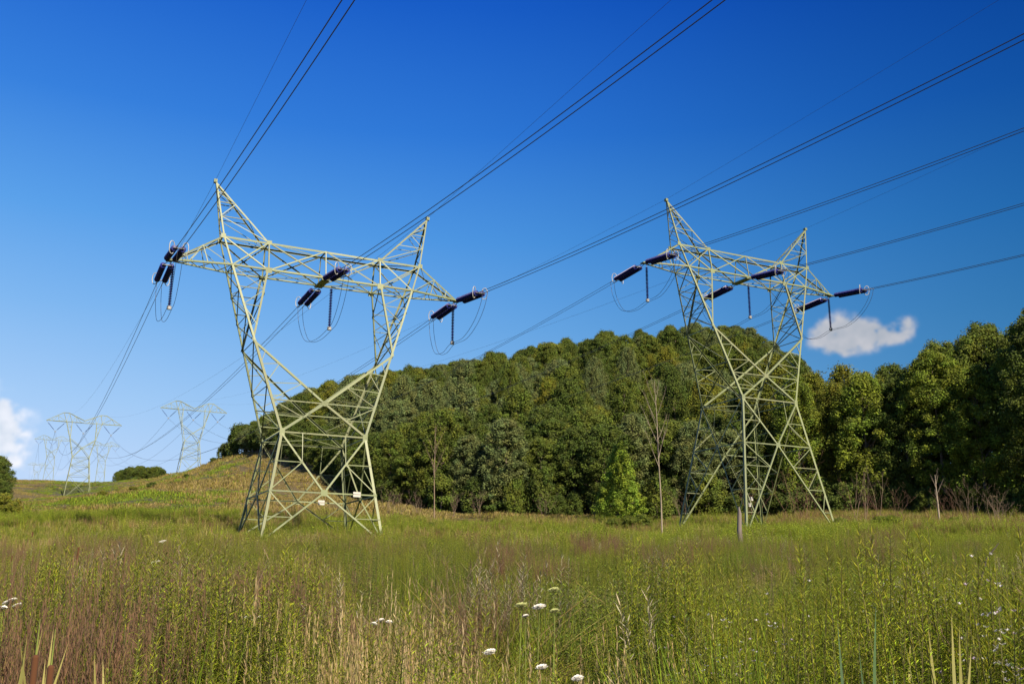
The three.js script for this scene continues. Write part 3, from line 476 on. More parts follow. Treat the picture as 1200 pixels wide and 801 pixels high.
{
  const R = rng(2024), placed = [];
  let cnt = 0;
  const sky = [[240, 540], [262, 526], [280, 502], [300, 494], [330, 474], [360, 455], [440, 437], [500, 430], [560, 420], [640, 405], [700, 395], [760, 388], [830, 382], [880, 378], [905, 388], [925, 412], [945, 420], [1000, 426], [1040, 414], [1090, 404], [1130, 390], [1160, 374], [1200, 352], [1300, 320], [1800, 250]];
  const capH = (x, z) => { const rr = x / -z, a = 600 + F * rr * (Math.cos(PITCH) + 0.2 * Math.sin(PITCH)); let i = 0; while (i < sky.length - 2 && a > sky[i + 1][0]) i++; const t = clamp((a - sky[i][0]) / (sky[i + 1][0] - sky[i][0]), 0, 1); return P(a, lerp(sky[i][1], sky[i + 1][1], t) - 4, -z).y - height(x, z); };   // the tallest tree that the skyline leaves room for
  const tryAt = (x, z, min) => { for (const [a, b] of placed) if ((a - x) ** 2 + (b - z) ** 2 < min * min) return false; placed.push([x, z]); return true; };
  const LB = { dark: 'dark green broadleaf tree', mid: 'mid green broadleaf tree', warm: 'yellowish green broadleaf tree', grey: 'silvery grey green broadleaf tree', bright: 'light green broadleaf tree' };
  // forest front: rows along the edge
  const rhoL = edgePts[0][0], rhoOf = (a) => { const q = ray(a, 600); return q.x / -q.z; };
  for (const [row, off, min] of [[0, 2.5, 4.6], [1, 8, 5.2], [2, 14.5, 6.0]]) {
    for (let rho = rhoOf(285); rho < rhoOf(1265); rho += 0.005) {
      const e = edgeDepth(rho) + off + (R() - 0.5) * 3.5, x = rho * e, z = -e;
      if (!tryAt(x, z, min * (e > 200 ? 1.15 : 1))) continue;
      const right = rho > rhoOf(905), far2 = rho > rhoOf(1040), left = rho < rhoOf(400);
      let shape, leaf;
      if (far2) { shape = R() < 0.5 ? 'tall' : 'tall2'; leaf = R() < 0.45 ? 'dark' : R() < 0.75 ? 'mid' : 'bright'; }
      else if (right) { shape = R() < 0.45 ? 'poplar' : R() < 0.5 ? 'tall' : 'ash'; leaf = R() < 0.55 ? 'warm' : 'bright'; }
      else { shape = ['oak', 'maple', 'ash', 'oak2', 'maple'][(R() * 5) | 0]; leaf = R() < 0.60 ? 'dark' : R() < 0.6 ? 'mid' : 'grey'; }
      const cap = capH(x, z) / SHAPES[shape].h; let sc = (0.86 + 0.26 * R()) * (left ? 0.72 : 0.95) * (row === 0 ? 0.86 : 1); if (right) sc = cap * (row === 0 ? 0.74 + 0.2 * R() : 0.84 + 0.17 * R()); sc = Math.min(sc, cap * (0.9 + 0.1 * R())); const keep = Math.max(sc, 0.6);
      plantTree('forest_tree', shape, leaf, x, z, keep, R() * 6.28, far2 ? LB[leaf] + ' in the tall dark wood edge' : right ? LB[leaf] + ' in the wood edge beyond the tall-legged tower' : LB[leaf] + ' along the forest foot by the meadow', 'tree', far2 ? 'tall dark wood edge trees' : right ? 'wood edge trees beyond the tall-legged tower' : 'trees along the forest foot', sc / keep * (right ? 1 : 0.92 + 0.08 * R()));
    }
  }
  // hillside canopy
  for (let k = 0; k < 9000 && cnt < 285; k++) {
    const rho = lerp(rhoOf(290), rhoOf(945), R()), e = edgeDepth(rho), d = e + 20 + Math.pow(R(), 0.75) * (292 - e - 20), x = rho * d, z = -d;
    if (d > 292 || d < e + 19 || !tryAt(x, z, 4.9 + 2.0 * R())) continue; cnt++;
    const n = fbm(x / 30 + 3, z / 30 + 8, 3), shape = ['oak', 'oak2', 'maple', 'poplar', 'ash', 'ash', 'maple'][(R() * 7) | 0];
    const leaf = n > 0.56 && R() < 0.7 ? 'grey' : R() < 0.40 ? 'mid' : R() < 0.45 ? 'dark' : R() < 0.45 ? 'warm' : R() < 0.4 ? 'grey' : 'mid';
    const cap = capH(x, z) / SHAPES[shape].h, sc = 0.62 + 0.36 * R(); plantTree('hill_tree', shape, leaf, x, z, sc, R() * 6.28, LB[leaf] + ' in the canopy of the wooded hill', 'tree', 'canopy of the wooded hill', Math.max(0.35, Math.min(0.95 + 0.35 * R(), cap * (0.88 + 0.16 * R()) / sc)));
  }
  // understorey along the forest foot
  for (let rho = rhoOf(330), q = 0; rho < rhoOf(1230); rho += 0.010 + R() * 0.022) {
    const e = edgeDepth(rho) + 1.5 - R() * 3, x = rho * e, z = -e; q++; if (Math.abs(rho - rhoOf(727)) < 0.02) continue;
    plantTree('edge_shrub', R() < 0.5 ? 'bush' : 'bush2', ['dark', 'mid', 'dark', 'dark'][(R() * 4) | 0], x, z, 0.55 + 0.6 * R(), R() * 6.28, 'bushy green shrub at the foot of the forest', 'shrub', 'shrubs at the forest foot', 0.9 + 0.4 * R());  // mostly dark leaf colour: shade under the canopy put into the shrubs
  }
  const at = (name, shape, leaf, a, b, d, top, label, cat, group) => { const g0 = P(a, b, d), y = height(g0.x, g0.z), H = P(a, top, d).y - y; return plantTree(name, shape, leaf, g0.x, g0.z, H / SHAPES[shape].h, a, label, cat, group); };
  at('young_tree', 'cone', 'lime', 727, 605, 128, 517, 'bright green conical young tree standing before the dark forest', 'tree');
  at('young_tree', 'bush2', 'mid', 770, 603, 134, 560, 'low leafy sapling beside the bare tall sapling', 'tree');
  for (const [a, b, d, top] of [[738, 616, 112, 604], [752, 616, 113, 602], [718, 617, 112, 607], [884, 614, 116, 603], [1032, 614, 100, 604], [1046, 615, 98, 603], [505, 620, 112, 611], [590, 617, 120, 608], [985, 616, 100, 606], [1120, 616, 98, 605], [330, 622, 98, 612]]) at('bramble_bush', 'bush', R() < 0.5 ? 'mid' : 'bright', a, b, d, top, 'low green bramble mound in the meadow before the forest', 'shrub', 'low bramble mounds before the forest');
  // left: clump beyond the saddle, trees at the left edge, bushes on the knoll
  for (const [a, top, sc] of [[137, 551, 1], [142, 548, 1], [147, 546, 1], [153, 546, 1], [159, 545, 1], [165, 544, 1], [171, 545, 1], [177, 546, 1], [183, 547, 1], [189, 549, 1], [195, 552, 1]]) at('clump_tree', ['oak', 'oak2', 'bush'][(R() * 3) | 0], R() < 0.5 ? 'dark' : 'mid', a + R() * 3 - 1.5, 566, 515 + R() * 30, top + R() * 2, 'round dark tree in the clump beyond the saddle', 'tree', 'tree clump beyond the saddle');
  for (const [a, top, d] of [[262, 520, 285], [270, 508, 282], [278, 499, 280], [287, 496, 276], [296, 492, 270], [306, 486, 262], [250, 536, 300]]) at('knoll_tree', ['oak', 'maple', 'bush2'][(R() * 3) | 0], R() < 0.6 ? 'dark' : 'mid', a, 532, d, top, 'dark rounded tree at the grassy knoll end of the wood', 'tree', 'trees at the knoll end of the wood');
  for (const [a, top, d] of [[-46, 520, 150], [-26, 528, 145], [-12, 532, 150], [-58, 540, 135], [-14, 552, 130]]) at('lone_tree', 'oak', 'dark', a, 602, d, top, 'dense dark tree on the slope below the left pylons', 'tree', 'dense dark trees below the far pylons');
  for (let k = 0; k < 16; k++) { const a = 70 + R() * 240, d = 150 + R() * 170, q = ray(a, 580), rho = q.x / -q.z; if (d > edgeDepth(rho) - 6) continue; plantTree('knoll_shrub', 'bush', R() < 0.5 ? 'dark' : 'warm', rho * d, -d, 0.25 + 0.35 * R(), R() * 6.28, 'low scrubby shrub scattered on the grassy knoll', 'shrub', 'scrub on the knoll', 0.7); }
  for (const [a, b, d, top] of [[2, 600, 120, 578], [14, 601, 118, 588]]) at('slope_bush', 'bush', 'warm', a, b, d, top, 'olive bush on the meadow slope below the far pylons', 'shrub', 'olive bushes below the far pylons');
}
// bare saplings and dead shrubs
function bareGeo(seed, H, o) {
  const R = rng(seed), B = new Build(), c = [1, 1, 1];
  const grow = (p, d, L, r, lv) => {
    const n = 4, pts = [p.clone()], rd = [r]; let q = p.clone(), dd = d.clone();
    for (let k = 1; k <= n; k++) { dd.add(V((R() - 0.5) * o.wig, 0.06, (R() - 0.5) * o.wig)).normalize(); q = q.clone().addScaledVector(dd, L / n); pts.push(q); rd.push(r * (1 - 0.78 * k / n)); }
    B.tube(pts, rd, lv ? 4 : 6, c);
    if (lv >= o.levels) return;
    const kids = o.kids[lv];
    for (let k = 0; k < kids; k++) { const t = lerp(o.from[lv], 0.96, (k + R() * 0.7) / kids), i = Math.min(n - 1, Math.floor(t * n)), s = pts[i].clone().lerp(pts[i + 1], t * n - i), a = k * 2.4 + R() * 1.2, nd = dd.clone().add(V(Math.cos(a) * o.spread, o.lift, Math.sin(a) * o.spread)).normalize(); grow(s, nd, L * (o.len * (0.7 + 0.6 * R())) * (1.15 - 0.5 * t), Math.max(0.006, r * (1 - 0.7 * t) * 0.55), lv + 1); }
  };
  for (let k = 0; k < o.stems; k++) grow(V((R() - 0.5) * 0.5 * (o.stems > 1), -0.2, (R() - 0.5) * 0.5 * (o.stems > 1)), V((R() - 0.5) * o.lean, 1, (R() - 0.5) * o.lean).normalize(), H * (0.75 + 0.35 * R()), o.r, 0);
  return B.geo(true);
}
{
  const R = rng(31);
  const bare = (name, a, b, d, top, o, m, label, cat, group) => { const g0 = P(a, b, d), y = height(g0.x, g0.z), H = P(a, top, d).y - y; const t = mesh(numbered(name), bareGeo((a * 13 + top) | 0, H, o), m, scene); t.position.set(g0.x, y, g0.z); t.rotation.y = R() * 6.28; tag(t, label, cat, group); };
  const SAP = { stems: 1, levels: 2, kids: [11, 4], from: [0.42, 0.3], spread: 0.75, lift: 0.35, len: 0.30, wig: 0.1, lean: 0.04, r: 0.085 }, SHR = { stems: 5, levels: 3, kids: [4, 3, 2], from: [0.3, 0.3, 0.3], spread: 0.9, lift: 0.2, len: 0.45, wig: 0.5, lean: 0.9, r: 0.024 }, LEANER = { stems: 2, levels: 2, kids: [4, 2], from: [0.4, 0.3], spread: 0.6, lift: 0.3, len: 0.35, wig: 0.22, lean: 0.8, r: 0.034 };
  bare('bare_sapling', 776, 622, 94, 452, SAP, BARK_PALE, 'tall leafless sapling standing beside the tall-legged tower', 'tree');
  bare('bare_sapling', 509, 606, 128, 492, SAP, TWIG, 'slender leafless sapling in front of the forest near the short-legged tower', 'tree');
  bare('bare_sapling', 1101, 604, 112, 540, { ...SAP, kids: [6, 3], r: 0.13 }, BARK_PALE, 'pale leafless trunk standing before the tall dark wood', 'tree');
  for (const [a, top] of [[998, 540], [1014, 545], [1030, 552]]) bare('dead_tree', a, 606, 112, top, LEANER, TWIG, 'leaning leafless stems before the wood edge', 'tree', 'leaning dead stems before the wood edge');
  for (const [a, b, d, top, red] of [[932, 600, 118, 545, 1], [945, 602, 118, 560, 1], [800, 604, 130, 572, 0], [698, 606, 132, 580, 0], [562, 604, 140, 570, 0], [470, 604, 138, 574, 0], [488, 606, 136, 578, 0], [452, 600, 142, 572, 0], [1132, 608, 108, 566, 0], [1165, 610, 106, 570, 0], [1178, 612, 104, 582, 0], [1010, 606, 112, 560, 1], [1048, 606, 112, 568, 1], [880, 600, 124, 566, 1], [640, 606, 138, 578, 0], [1115, 606, 110, 572, 1], [530, 606, 140, 575, 0]]) bare('dead_shrub', a, b, d, top, SHR, red ? TWIG_RED : TWIG, red ? 'reddish leafless shrub along the forest foot' : 'grey brown leafless shrub along the forest foot', 'shrub', red ? 'reddish leafless shrubs' : 'grey brown leafless shrubs');
  // weathered dead trunk in the meadow and a dark leaning stick
  { const g0 = P(868, 640, 62), y = height(g0.x, g0.z), B = new Build(); B.tube([V(0, -0.2, 0), V(0.03, 0.9, 0), V(-0.02, 1.7, 0.02), V(0.04, 2.7, 0), V(0.02, 3.1, 0)], [0.21, 0.16, 0.15, 0.12, 0.03], 9, [1, 1, 1]); const o = mesh(numbered('dead_tree_stump'), B.geo(true), mat(0.12, 0.10, 0.09, 0.95), scene); o.position.set(g0.x, y, g0.z); tag(o, 'broken grey dead trunk in the meadow before the tall-legged tower', 'trunk'); }
  { const g0 = P(1148, 690, 24), y = height(g0.x, g0.z), B = new Build(), h = P(1148, 636, 24).y - y; B.tube([V(0, -0.1, 0), V(0.05, h * 0.5, 0), V(0.25, h * 0.8, 0), V(0.58, h, 0)], [0.03, 0.026, 0.022, 0.01], 6, [1, 1, 1]); const o = mesh(numbered('dead_stalk'), B.geo(true), mat(0.05, 0.04, 0.03, 0.95), scene); o.position.set(g0.x, y, g0.z); tag(o, 'dark leaning dead stalk sticking out of the green meadow', 'stalk'); }
}

// ---------------------------------------------------------------- meadow plants
const HERB = new THREE.MeshPhysicalMaterial({ vertexColors: true, roughness: 1, side: THREE.DoubleSide, transmission: TR, thickness: 0, specularIntensity: 0.25 });
const jit = (R, c, k = 0.25) => { const t = 1 + (R() - 0.5) * 2 * k; return [c[0] * t * (1 + (R() - 0.5) * 0.2), c[1] * t, c[2] * t * (1 + (R() - 0.5) * 0.2)]; };
function blades(B, R, n, spread, h0, h1, w, col, lean, opt = {}) {
  for (let k = 0; k < n; k++) {
    const a = R() * 6.283, r = Math.sqrt(R()) * spread, x = Math.cos(a) * r, z = Math.sin(a) * r, h = lerp(h0, h1, R()), b = R() * 6.283, l = lean * (0.3 + R()) * h, s = V(Math.cos(b + 1.57), 0, Math.sin(b + 1.57)), c = jit(R, col[(R() * col.length) | 0]);
    const p = [0, 0.4, 0.75, 1].map((t) => V(x + Math.cos(b) * l * t * t, h * t * (1 - 0.12 * lean * t), z + Math.sin(b) * l * t * t));
    B.strip(p, s, [w, w * 0.85, w * 0.55, 0], c);
    if (opt.head && R() < opt.head) { const e = p[3], hc = jit(R, opt.headCol), hl = opt.headLen * (0.7 + 0.6 * R()); for (let q = 0; q < opt.headN; q++) { const t = q / opt.headN, a2 = q * 2.4, o = opt.headR * (1 - t * 0.8); B.leaf(e.x, e.y - hl * (1 - t), e.z, Math.cos(a2) * o, hl * 0.22, Math.sin(a2) * o, -Math.sin(a2) * opt.headW, 0, Math.cos(a2) * opt.headW, 0, hc); } }
  }
}
function stalk(B, R, x, z, h, o) {                            // an upright leafy stalk
  const lx = (R() - 0.5) * o.lean * h, lz = (R() - 0.5) * o.lean * h, at = (t) => V(x + lx * t * t, h * t, z + lz * t * t);
  B.tube([at(0), at(0.5), at(1)], [o.sr, o.sr * 0.8, o.sr * 0.3], 3, jit(R, o.stem));
  for (let k = 0; k < o.n; k++) {
    const t = lerp(o.from, 1, (k + R() * 0.8) / o.n), p = at(t), a = k * 2.39996 + R() * 0.5, L = o.ll * (0.65 + 0.6 * R()) * (1 - 0.55 * Math.pow(t, 2.2)), up = lerp(o.droop, o.rise, t), c = jit(R, o.leaf[(R() * o.leaf.length) | 0], 0.3), w = L * o.lw;
    B.leaf(p.x, p.y, p.z, Math.cos(a) * L, up * L, Math.sin(a) * L, -Math.sin(a) * w, 0, Math.cos(a) * w, 0.06 * L, c);
  }
  if (o.top) for (let k = 0; k < o.top; k++) { const a = k * 2.4 + R(), L = o.tl * (0.6 + 0.7 * R()), p = at(0.84 + 0.16 * k / o.top), c = jit(R, o.topCol, 0.3), d = V(Math.cos(a) * L, L * (0.5 + 0.5 * R()), Math.sin(a) * L); B.strip([p, p.clone().addScaledVector(d, 0.6), p.clone().add(d)], V(-Math.sin(a), 0, Math.cos(a)), [o.tw, o.tw * 0.9, 0.0], c); }
}
const GREEN = [[0.152, 0.220, 0.013], [0.117, 0.181, 0.013], [0.188, 0.238, 0.018]], STRAW = [[0.2732, 0.2176, 0.0759], [0.2226, 0.1670, 0.0607], [0.3238, 0.2631, 0.1113]], OLIVE = [[0.1923, 0.1771, 0.0222], [0.1569, 0.1467, 0.0202]], PURPLE = [[0.150, 0.078, 0.036], [0.180, 0.110, 0.045], [0.125, 0.066, 0.044]], LIME = [[0.215, 0.289, 0.011], [0.173, 0.252, 0.011], [0.257, 0.314, 0.014]], DKGREEN = [[0.0607, 0.1012, 0.0121], [0.0790, 0.1195, 0.0121]];
const geos = {};
const mk = (name, f, variants = 3) => { geos[name] = []; for (let k = 0; k < variants; k++) { const B = new Build(); f(B, rng(name.length * 131 + name.charCodeAt(0) * 7 + k * 997)); geos[name].push(B.geo()); } };
mk('grass', (B, R) => blades(B, R, 46, 0.22, 0.35, 0.95, 0.0035, [...GREEN, OLIVE[0]], 0.35));
mk('straw', (B, R) => blades(B, R, 40, 0.22, 0.5, 1.1, 0.0020, [...STRAW, OLIVE[0], GREEN[2]], 0.45, { head: 0.6, headCol: [0.36, 0.27, 0.14], headLen: 0.13, headN: 12, headR: 0.014, headW: 0.0022 }));
mk('purple', (B, R) => blades(B, R, 30, 0.20, 0.55, 1.1, 0.0019, [...PURPLE, STRAW[1], OLIVE[1]], 0.28, { head: 0.8, headCol: [0.135, 0.080, 0.048], headLen: 0.20, headN: 18, headR: 0.030, headW: 0.0016 }));
const GR = { lean: 0.18, sr: 0.004, stem: [0.12, 0.12, 0.04], n: 105, from: 0.14, leaf: LIME, ll: 0.050, lw: 0.085, droop: -0.35, rise: 0.5, top: 18, tl: 0.034, tw: 0.0016, topCol: [0.20, 0.205, 0.012] };
mk('goldenrod', (B, R) => { for (let k = 0; k < 3; k++) stalk(B, R, (R() - 0.5) * 0.25, (R() - 0.5) * 0.25, 0.75 + 0.4 * R(), GR); });
mk('leafy', (B, R) => { for (let k = 0; k < 3; k++) stalk(B, R, (R() - 0.5) * 0.22, (R() - 0.5) * 0.22, 0.65 + 0.5 * R(), { ...GR, leaf: [...GREEN, ...DKGREEN], n: 54, ll: 0.072, lw: 0.13, top: 8, topCol: [0.11, 0.14, 0.012] }); });
mk('dark', (B, R) => { for (let k = 0; k < 4; k++) stalk(B, R, (R() - 0.5) * 0.3, (R() - 0.5) * 0.3, 0.4 + 0.45 * R(), { ...GR, leaf: DKGREEN, n: 38, ll: 0.07, lw: 0.2, top: 0 }); });
mk('aster', (B, R) => { for (let k = 0; k < 2; k++) { const h = 0.7 + 0.35 * R(), x = (R() - 0.5) * 0.2, z = (R() - 0.5) * 0.2; stalk(B, R, x, z, h, { ...GR, n: 64, ll: 0.045, top: 16, tl: 0.06, tw: 0.0012, leaf: [...LIME, GREEN[0]] }); for (let q = 0; q < 3; q++) { const a = R() * 6.28, r = R() * 0.12, y = h - R() * 0.16, c = R() < 0.75 ? [0.50, 0.49, 0.47] : [0.36, 0.29, 0.36]; for (let m = 0; m < 3; m++) B.leaf(x + Math.cos(a) * r, y, z + Math.sin(a) * r, Math.cos(m * 2.1) * 0.012, 0.008, Math.sin(m * 2.1) * 0.012, -Math.sin(m * 2.1) * 0.005, 0, Math.cos(m * 2.1) * 0.005, 0, c); } } });
mk('plume', (B, R) => { for (let k = 0; k < 3; k++) { const h = 0.9 + 0.35 * R(), x = (R() - 0.5) * 0.3, z = (R() - 0.5) * 0.3; stalk(B, R, x, z, h, { ...GR, n: 30, leaf: OLIVE, top: 14, tl: 0.05, tw: 0.0022, topCol: [0.30, 0.27, 0.18] }); } });
mk('deadstem', (B, R) => { for (let k = 0; k < 4; k++) { const h = 0.8 + 0.6 * R(), x = (R() - 0.5) * 0.4, z = (R() - 0.5) * 0.4; stalk(B, R, x, z, h, { ...GR, lean: 0.9, sr: 0.0026, stem: [0.24, 0.175, 0.11], n: 6, ll: 0.035, leaf: PURPLE, top: 9, tl: 0.10, tw: 0.0013, topCol: [0.22, 0.15, 0.10] }); } });
mk('lodged', (B, R) => { for (let k = 0; k < 5; k++) { const a = R() * 1.2 - 0.6 + (R() < 0.5 ? 0 : Math.PI), L = 0.8 + 0.5 * R(), x = (R() - 0.5) * 0.5, z = (R() - 0.5) * 0.5, c = jit(R, STRAW[(R() * 3) | 0]); B.tube([0, 0.35, 0.7, 1].map((t) => V(x + Math.cos(a) * L * 0.8 * t, 0.35 + L * 0.62 * t - 0.12 * t * t, z + Math.sin(a) * L * 0.8 * t)), [0.0026, 0.0024, 0.002, 0.001], 3, c); } });
mk('fargrass', (B, R) => blades(B, R, 22, 0.42, 0.3, 0.85, 0.012, [LIME[0], LIME[2], GREEN[2], OLIVE[0]], 0.4));
mk('farstraw', (B, R) => blades(B, R, 24, 0.42, 0.35, 0.95, 0.010, [...STRAW, OLIVE[0]], 0.5));
mk('farforb', (B, R) => { for (let k = 0; k < 6; k++) stalk(B, R, (R() - 0.5) * 0.7, (R() - 0.5) * 0.7, 0.5 + 0.5 * R(), { ...GR, n: 18, ll: 0.16, lw: 0.24, top: 0, leaf: [...LIME, GREEN[2]] }); });
mk('farpurple', (B, R) => blades(B, R, 22, 0.38, 0.5, 1.05, 0.012, [...PURPLE, STRAW[1]], 0.3));
mk('hilltuft', (B, R) => blades(B, R, 26, 0.9, 0.18, 0.48, 0.04, [...GREEN, GREEN[1], OLIVE[1]], 0.7), 2);
mk('hillstraw', (B, R) => blades(B, R, 26, 0.9, 0.18, 0.5, 0.036, [...STRAW, STRAW[1], OLIVE[0]], 0.7), 2);
const bins = {};
const R0 = rng(4242);
// s: how tall this plant grows (a size, no colour); the last entry is a random tint of the single plant, independent of where it stands
const put = (name, x, z, s, sink = 0) => { const k = (R0() * geos[name].length) | 0; (bins[name] ??= geos[name].map(() => []))[k].push([x, height(x, z) - sink, z, R0() * 6.283, (0.5 + 0.5 * s) * (0.8 + 0.4 * R0()), s * (0.8 + 0.4 * R0()), 0.82 + 0.36 * R0()]); };
// lushness of the leafy yellow-green stand at the right and dark leafy stalks in the middle foreground
function near(x, z) {                                          // which plant grows here: each kind has its own patches
  const d = -z, rho = x / d, dr = dryness(x, z), pu = purpleness(x, z), lush = smooth(0.05, 0.30, rho) * smooth(18, 6, d), mid = Math.exp(-(((rho - 0.06) / 0.10) ** 2)) * smooth(10, 5, d), left = smooth(-0.05, -0.4, rho);
  const f = (k, sc) => fbm(x / sc + k * 13.7, z / sc + k * 7.3, 2), q = R0() * 0.16;
  if (R0() < 0.08) return 'grass';
  const w = { goldenrod: f(1, 1.5) + 0.13 + 0.10 * lush + R0() * 0.16, leafy: f(2, 1.2) + 0.11 + 0.22 * mid + R0() * 0.16, grass: f(3, 1.6) + 0.03 + R0() * 0.16, straw: f(4, 1.8) - 0.28 + 0.30 * dr - 0.3 * lush + R0() * 0.16, purple: f(5, 1.3) - 0.11 + 0.055 * left + 0.26 * pu - 0.3 * lush + R0() * 0.16, dark: f(6, 0.9) + 0.01 + q, aster: f(7, 1.0) - 0.15 + 0.18 * lush + R0() * 0.16, plume: f(8, 0.8) - 0.17 + 0.04 * dr + R0() * 0.16, deadstem: f(9, 0.9) - 0.21 + 0.10 * left + R0() * 0.16, lodged: f(10, 0.8) - 0.16 + 0.08 * left + R0() * 0.16 };
  let best = 'grass', b = -9; for (const k in w) if (w[k] > b) { b = w[k]; best = k; } return best;
}
const growth = (x, z) => 0.60 + 0.75 * smooth(0.3, 0.72, fbm(x / 3.2 + 5, z / 3.2 + 45, 3)), growthNear = (x, z) => 0.62 + 0.62 * smooth(0.32, 0.68, fbm(x / 1.1 + 8, z / 1.1 + 2, 2));
const HALF = 0.66;
for (let k = 0; k < 19000; k++) { const d = Math.sqrt(lerp(3.9 ** 2, 15 ** 2, R0())), rho = (R0() * 2 - 1) * HALF, n = near(rho * d, -d); put(n, rho * d, -d, growthNear(rho * d, -d)); }
for (let k = 0; k < 36000; k++) { const d = Math.sqrt(lerp(15 ** 2, 62 ** 2, Math.pow(R0(), 1.25))), rho = (R0() * 2 - 1) * HALF, n = near(rho * d, -d); put(n, rho * d, -d, growth(rho * d, -d) * 1.1); }
for (let k = 0; k < 52000; k++) {
  const d = Math.sqrt(lerp(50 ** 2, 130 ** 2, R0())), rho = (R0() * 2 - 1) * HALF, x = rho * d, z = -d; if (d > edgeDepth(rho) - 1) continue;
  const dr = dryness(x, z), pu = purpleness(x, z), u = R0();
  put(u < pu * 0.25 ? 'farpurple' : u < pu * 0.25 + dr * 0.65 ? 'farstraw' : R0() < 0.28 ? 'fargrass' : 'farforb', x, z, (R0() < 0.06 ? 1.35 : 0.9) * growth(x, z));
}
for (let k = 0; k < 60000; k++) {
  const d = Math.sqrt(lerp(118 ** 2, 520 ** 2, Math.pow(R0(), 1.4))), rho = lerp(-HALF, 0.12, Math.pow(R0(), 0.9)), x = rho * d, z = -d; if (d > edgeDepth(rho) - 1) continue;
  const dr = dryness(x, z); put(R0() < dr ? 'hillstraw' : 'hilltuft', x, z, 1.05 * (0.5 + 1.1 * smooth(0.35, 0.7, fbm(x / 6 + 4, z / 6 + 9, 3))));
}
const STUFF = { grass: ['meadow_grass', 'thin green meadow grass growing all over the foreground'], straw: ['straw_grass', 'dry straw coloured grass with seed heads in the meadow'], purple: ['purple_grass', 'purple brown plumed grass scattered through the meadow'], goldenrod: ['goldenrod', 'yellow green leafy goldenrod stalks filling the meadow'], leafy: ['leafy_stalks', 'green leafy upright stalks among the meadow grass'], dark: ['dark_forbs', 'low dark green broad leaved plants under the grass'], aster: ['asters', 'bushy yellow green plants with tiny white flowers'], plume: ['pale_plumes', 'pale whitish flower plumes dotted over the meadow'], lodged: ['fallen_straw', 'pale fallen straw stems lying across the meadow plants'], deadstem: ['dead_stems', 'thin brown dead stems leaning through the meadow'], fargrass: ['distant_grass', 'green grass of the middle meadow'], farstraw: ['distant_straw_grass', 'tan dry grass of the middle meadow'], farforb: ['distant_forbs', 'yellow green leafy plants of the middle meadow'], farpurple: ['distant_purple_grass', 'purple brown grass of the middle meadow'], hilltuft: ['hillside_grass', 'short green grass covering the knoll and far slopes'], hillstraw: ['hillside_straw', 'tan dry grass patches on the knoll and far slopes'] };
{
  const q = new THREE.Quaternion(), m = new THREE.Matrix4(), col = new THREE.Color();
  for (const name in bins) bins[name].forEach((list, k) => {
    if (!list.length) return;
    const o = new THREE.InstancedMesh(geos[name][k], HERB, list.length); o.name = numbered(STUFF[name][0]); o.userData.kind = 'stuff'; o.userData.label = STUFF[name][1]; o.userData.category = 'plants'; o.castShadow = o.receiveShadow = true;
    list.forEach(([x, y, z, a, s, sy, t], i) => { q.setFromAxisAngle(UPV, a); m.compose(V(x, y, z), q, V(s, sy, s)); o.setMatrixAt(i, m); col.setRGB(t, t, t); o.setColorAt(i, col); });
    scene.add(o);
  });
}
// ---------------------------------------------------------------- single plants one can point at
const FLOWER = mat(0.52, 0.51, 0.45, 0.8), FLOWER_GREEN = mat(0.26, 0.28, 0.10, 0.8), STEMM = mat(0.11, 0.14, 0.02, 0.8), CATTAIL = mat(0.062, 0.022, 0.006, 1);
function umbelGeo(seed, r, tilt) { const R = rng(seed), B = new Build(), c = [1, 1, 1]; for (let k = 0; k < 150; k++) { const rr = Math.sqrt((k + 0.5) / 150) * r, a = k * 2.39996, x = Math.cos(a) * rr, z = Math.sin(a) * rr, y = -0.25 * rr * rr / r + (R() - 0.5) * 0.006 + r * 0.2, s = 0.0065 * (0.7 + 0.6 * R()); for (let m = 0; m < 3; m++) { const b = m * 2.1 + R(); B.leaf(x, y, z, Math.cos(b) * s * 1.6, s * 0.7, Math.sin(b) * s * 1.6, -Math.sin(b) * s * 0.8, 0, Math.cos(b) * s * 0.8, 0, c); } } for (let k = 0; k < 14; k++) { const a = k / 14 * 6.283; B.tube([V(0, -r * 0.5, 0), V(Math.cos(a) * r * 0.75, r * 0.1, Math.sin(a) * r * 0.75)], [0.0016, 0.0012], 3, [0.35, 0.45, 0.2]); } const g = B.geo(); g.rotateZ(tilt); g.rotateX(0.28); return g; }
function lace1(a, b, d, w, m, label, group) {
  w *= 0.72;
  const top = P(a, b, d), y = height(top.x, top.z), t = thing('lace_flower', label, 'flower', V(top.x, y, top.z), 0, group), h = top.y - y, B = new Build(), k = (a * 7) % 3 - 1;
  B.tube([V(-0.06 * k, -0.05, 0.03), V(-0.02 * k, h * 0.5, 0.01), V(0, h - w * 0.25, 0)], [0.004, 0.0035, 0.0022], 5, [1, 1, 1]); mesh('stem', B.geo(true), STEMM, t);
  const u = mesh('umbel', umbelGeo((a * 31) | 0, w / 2, 0.18 * (k || 1)), m, t); u.position.y = h;
}
lace1(632, 711, 5.6, 0.085, FLOWER, 'widest white umbel flower standing in the middle foreground');
lace1(611, 709, 5.9, 0.085, FLOWER_GREEN, 'greenish white umbel flower beside the widest white one');
lace1(650, 716, 5.7, 0.065, FLOWER_GREEN, 'folded green umbel on a tall stem beside the widest white one');
lace1(649, 691, 6.4, 0.09, FLOWER_GREEN, 'tallest pale umbel seen edge on above the widest white one');
for (const [a, b, d, w] of [[616, 722, 6, 0.03], [635, 782, 4.6, 0.055], [677, 795, 4.3, 0.055], [574, 764, 4.9, 0.07]]) lace1(a, b, d, w, FLOWER, 'small white umbel flower low in the middle foreground', 'small white umbels in the foreground');
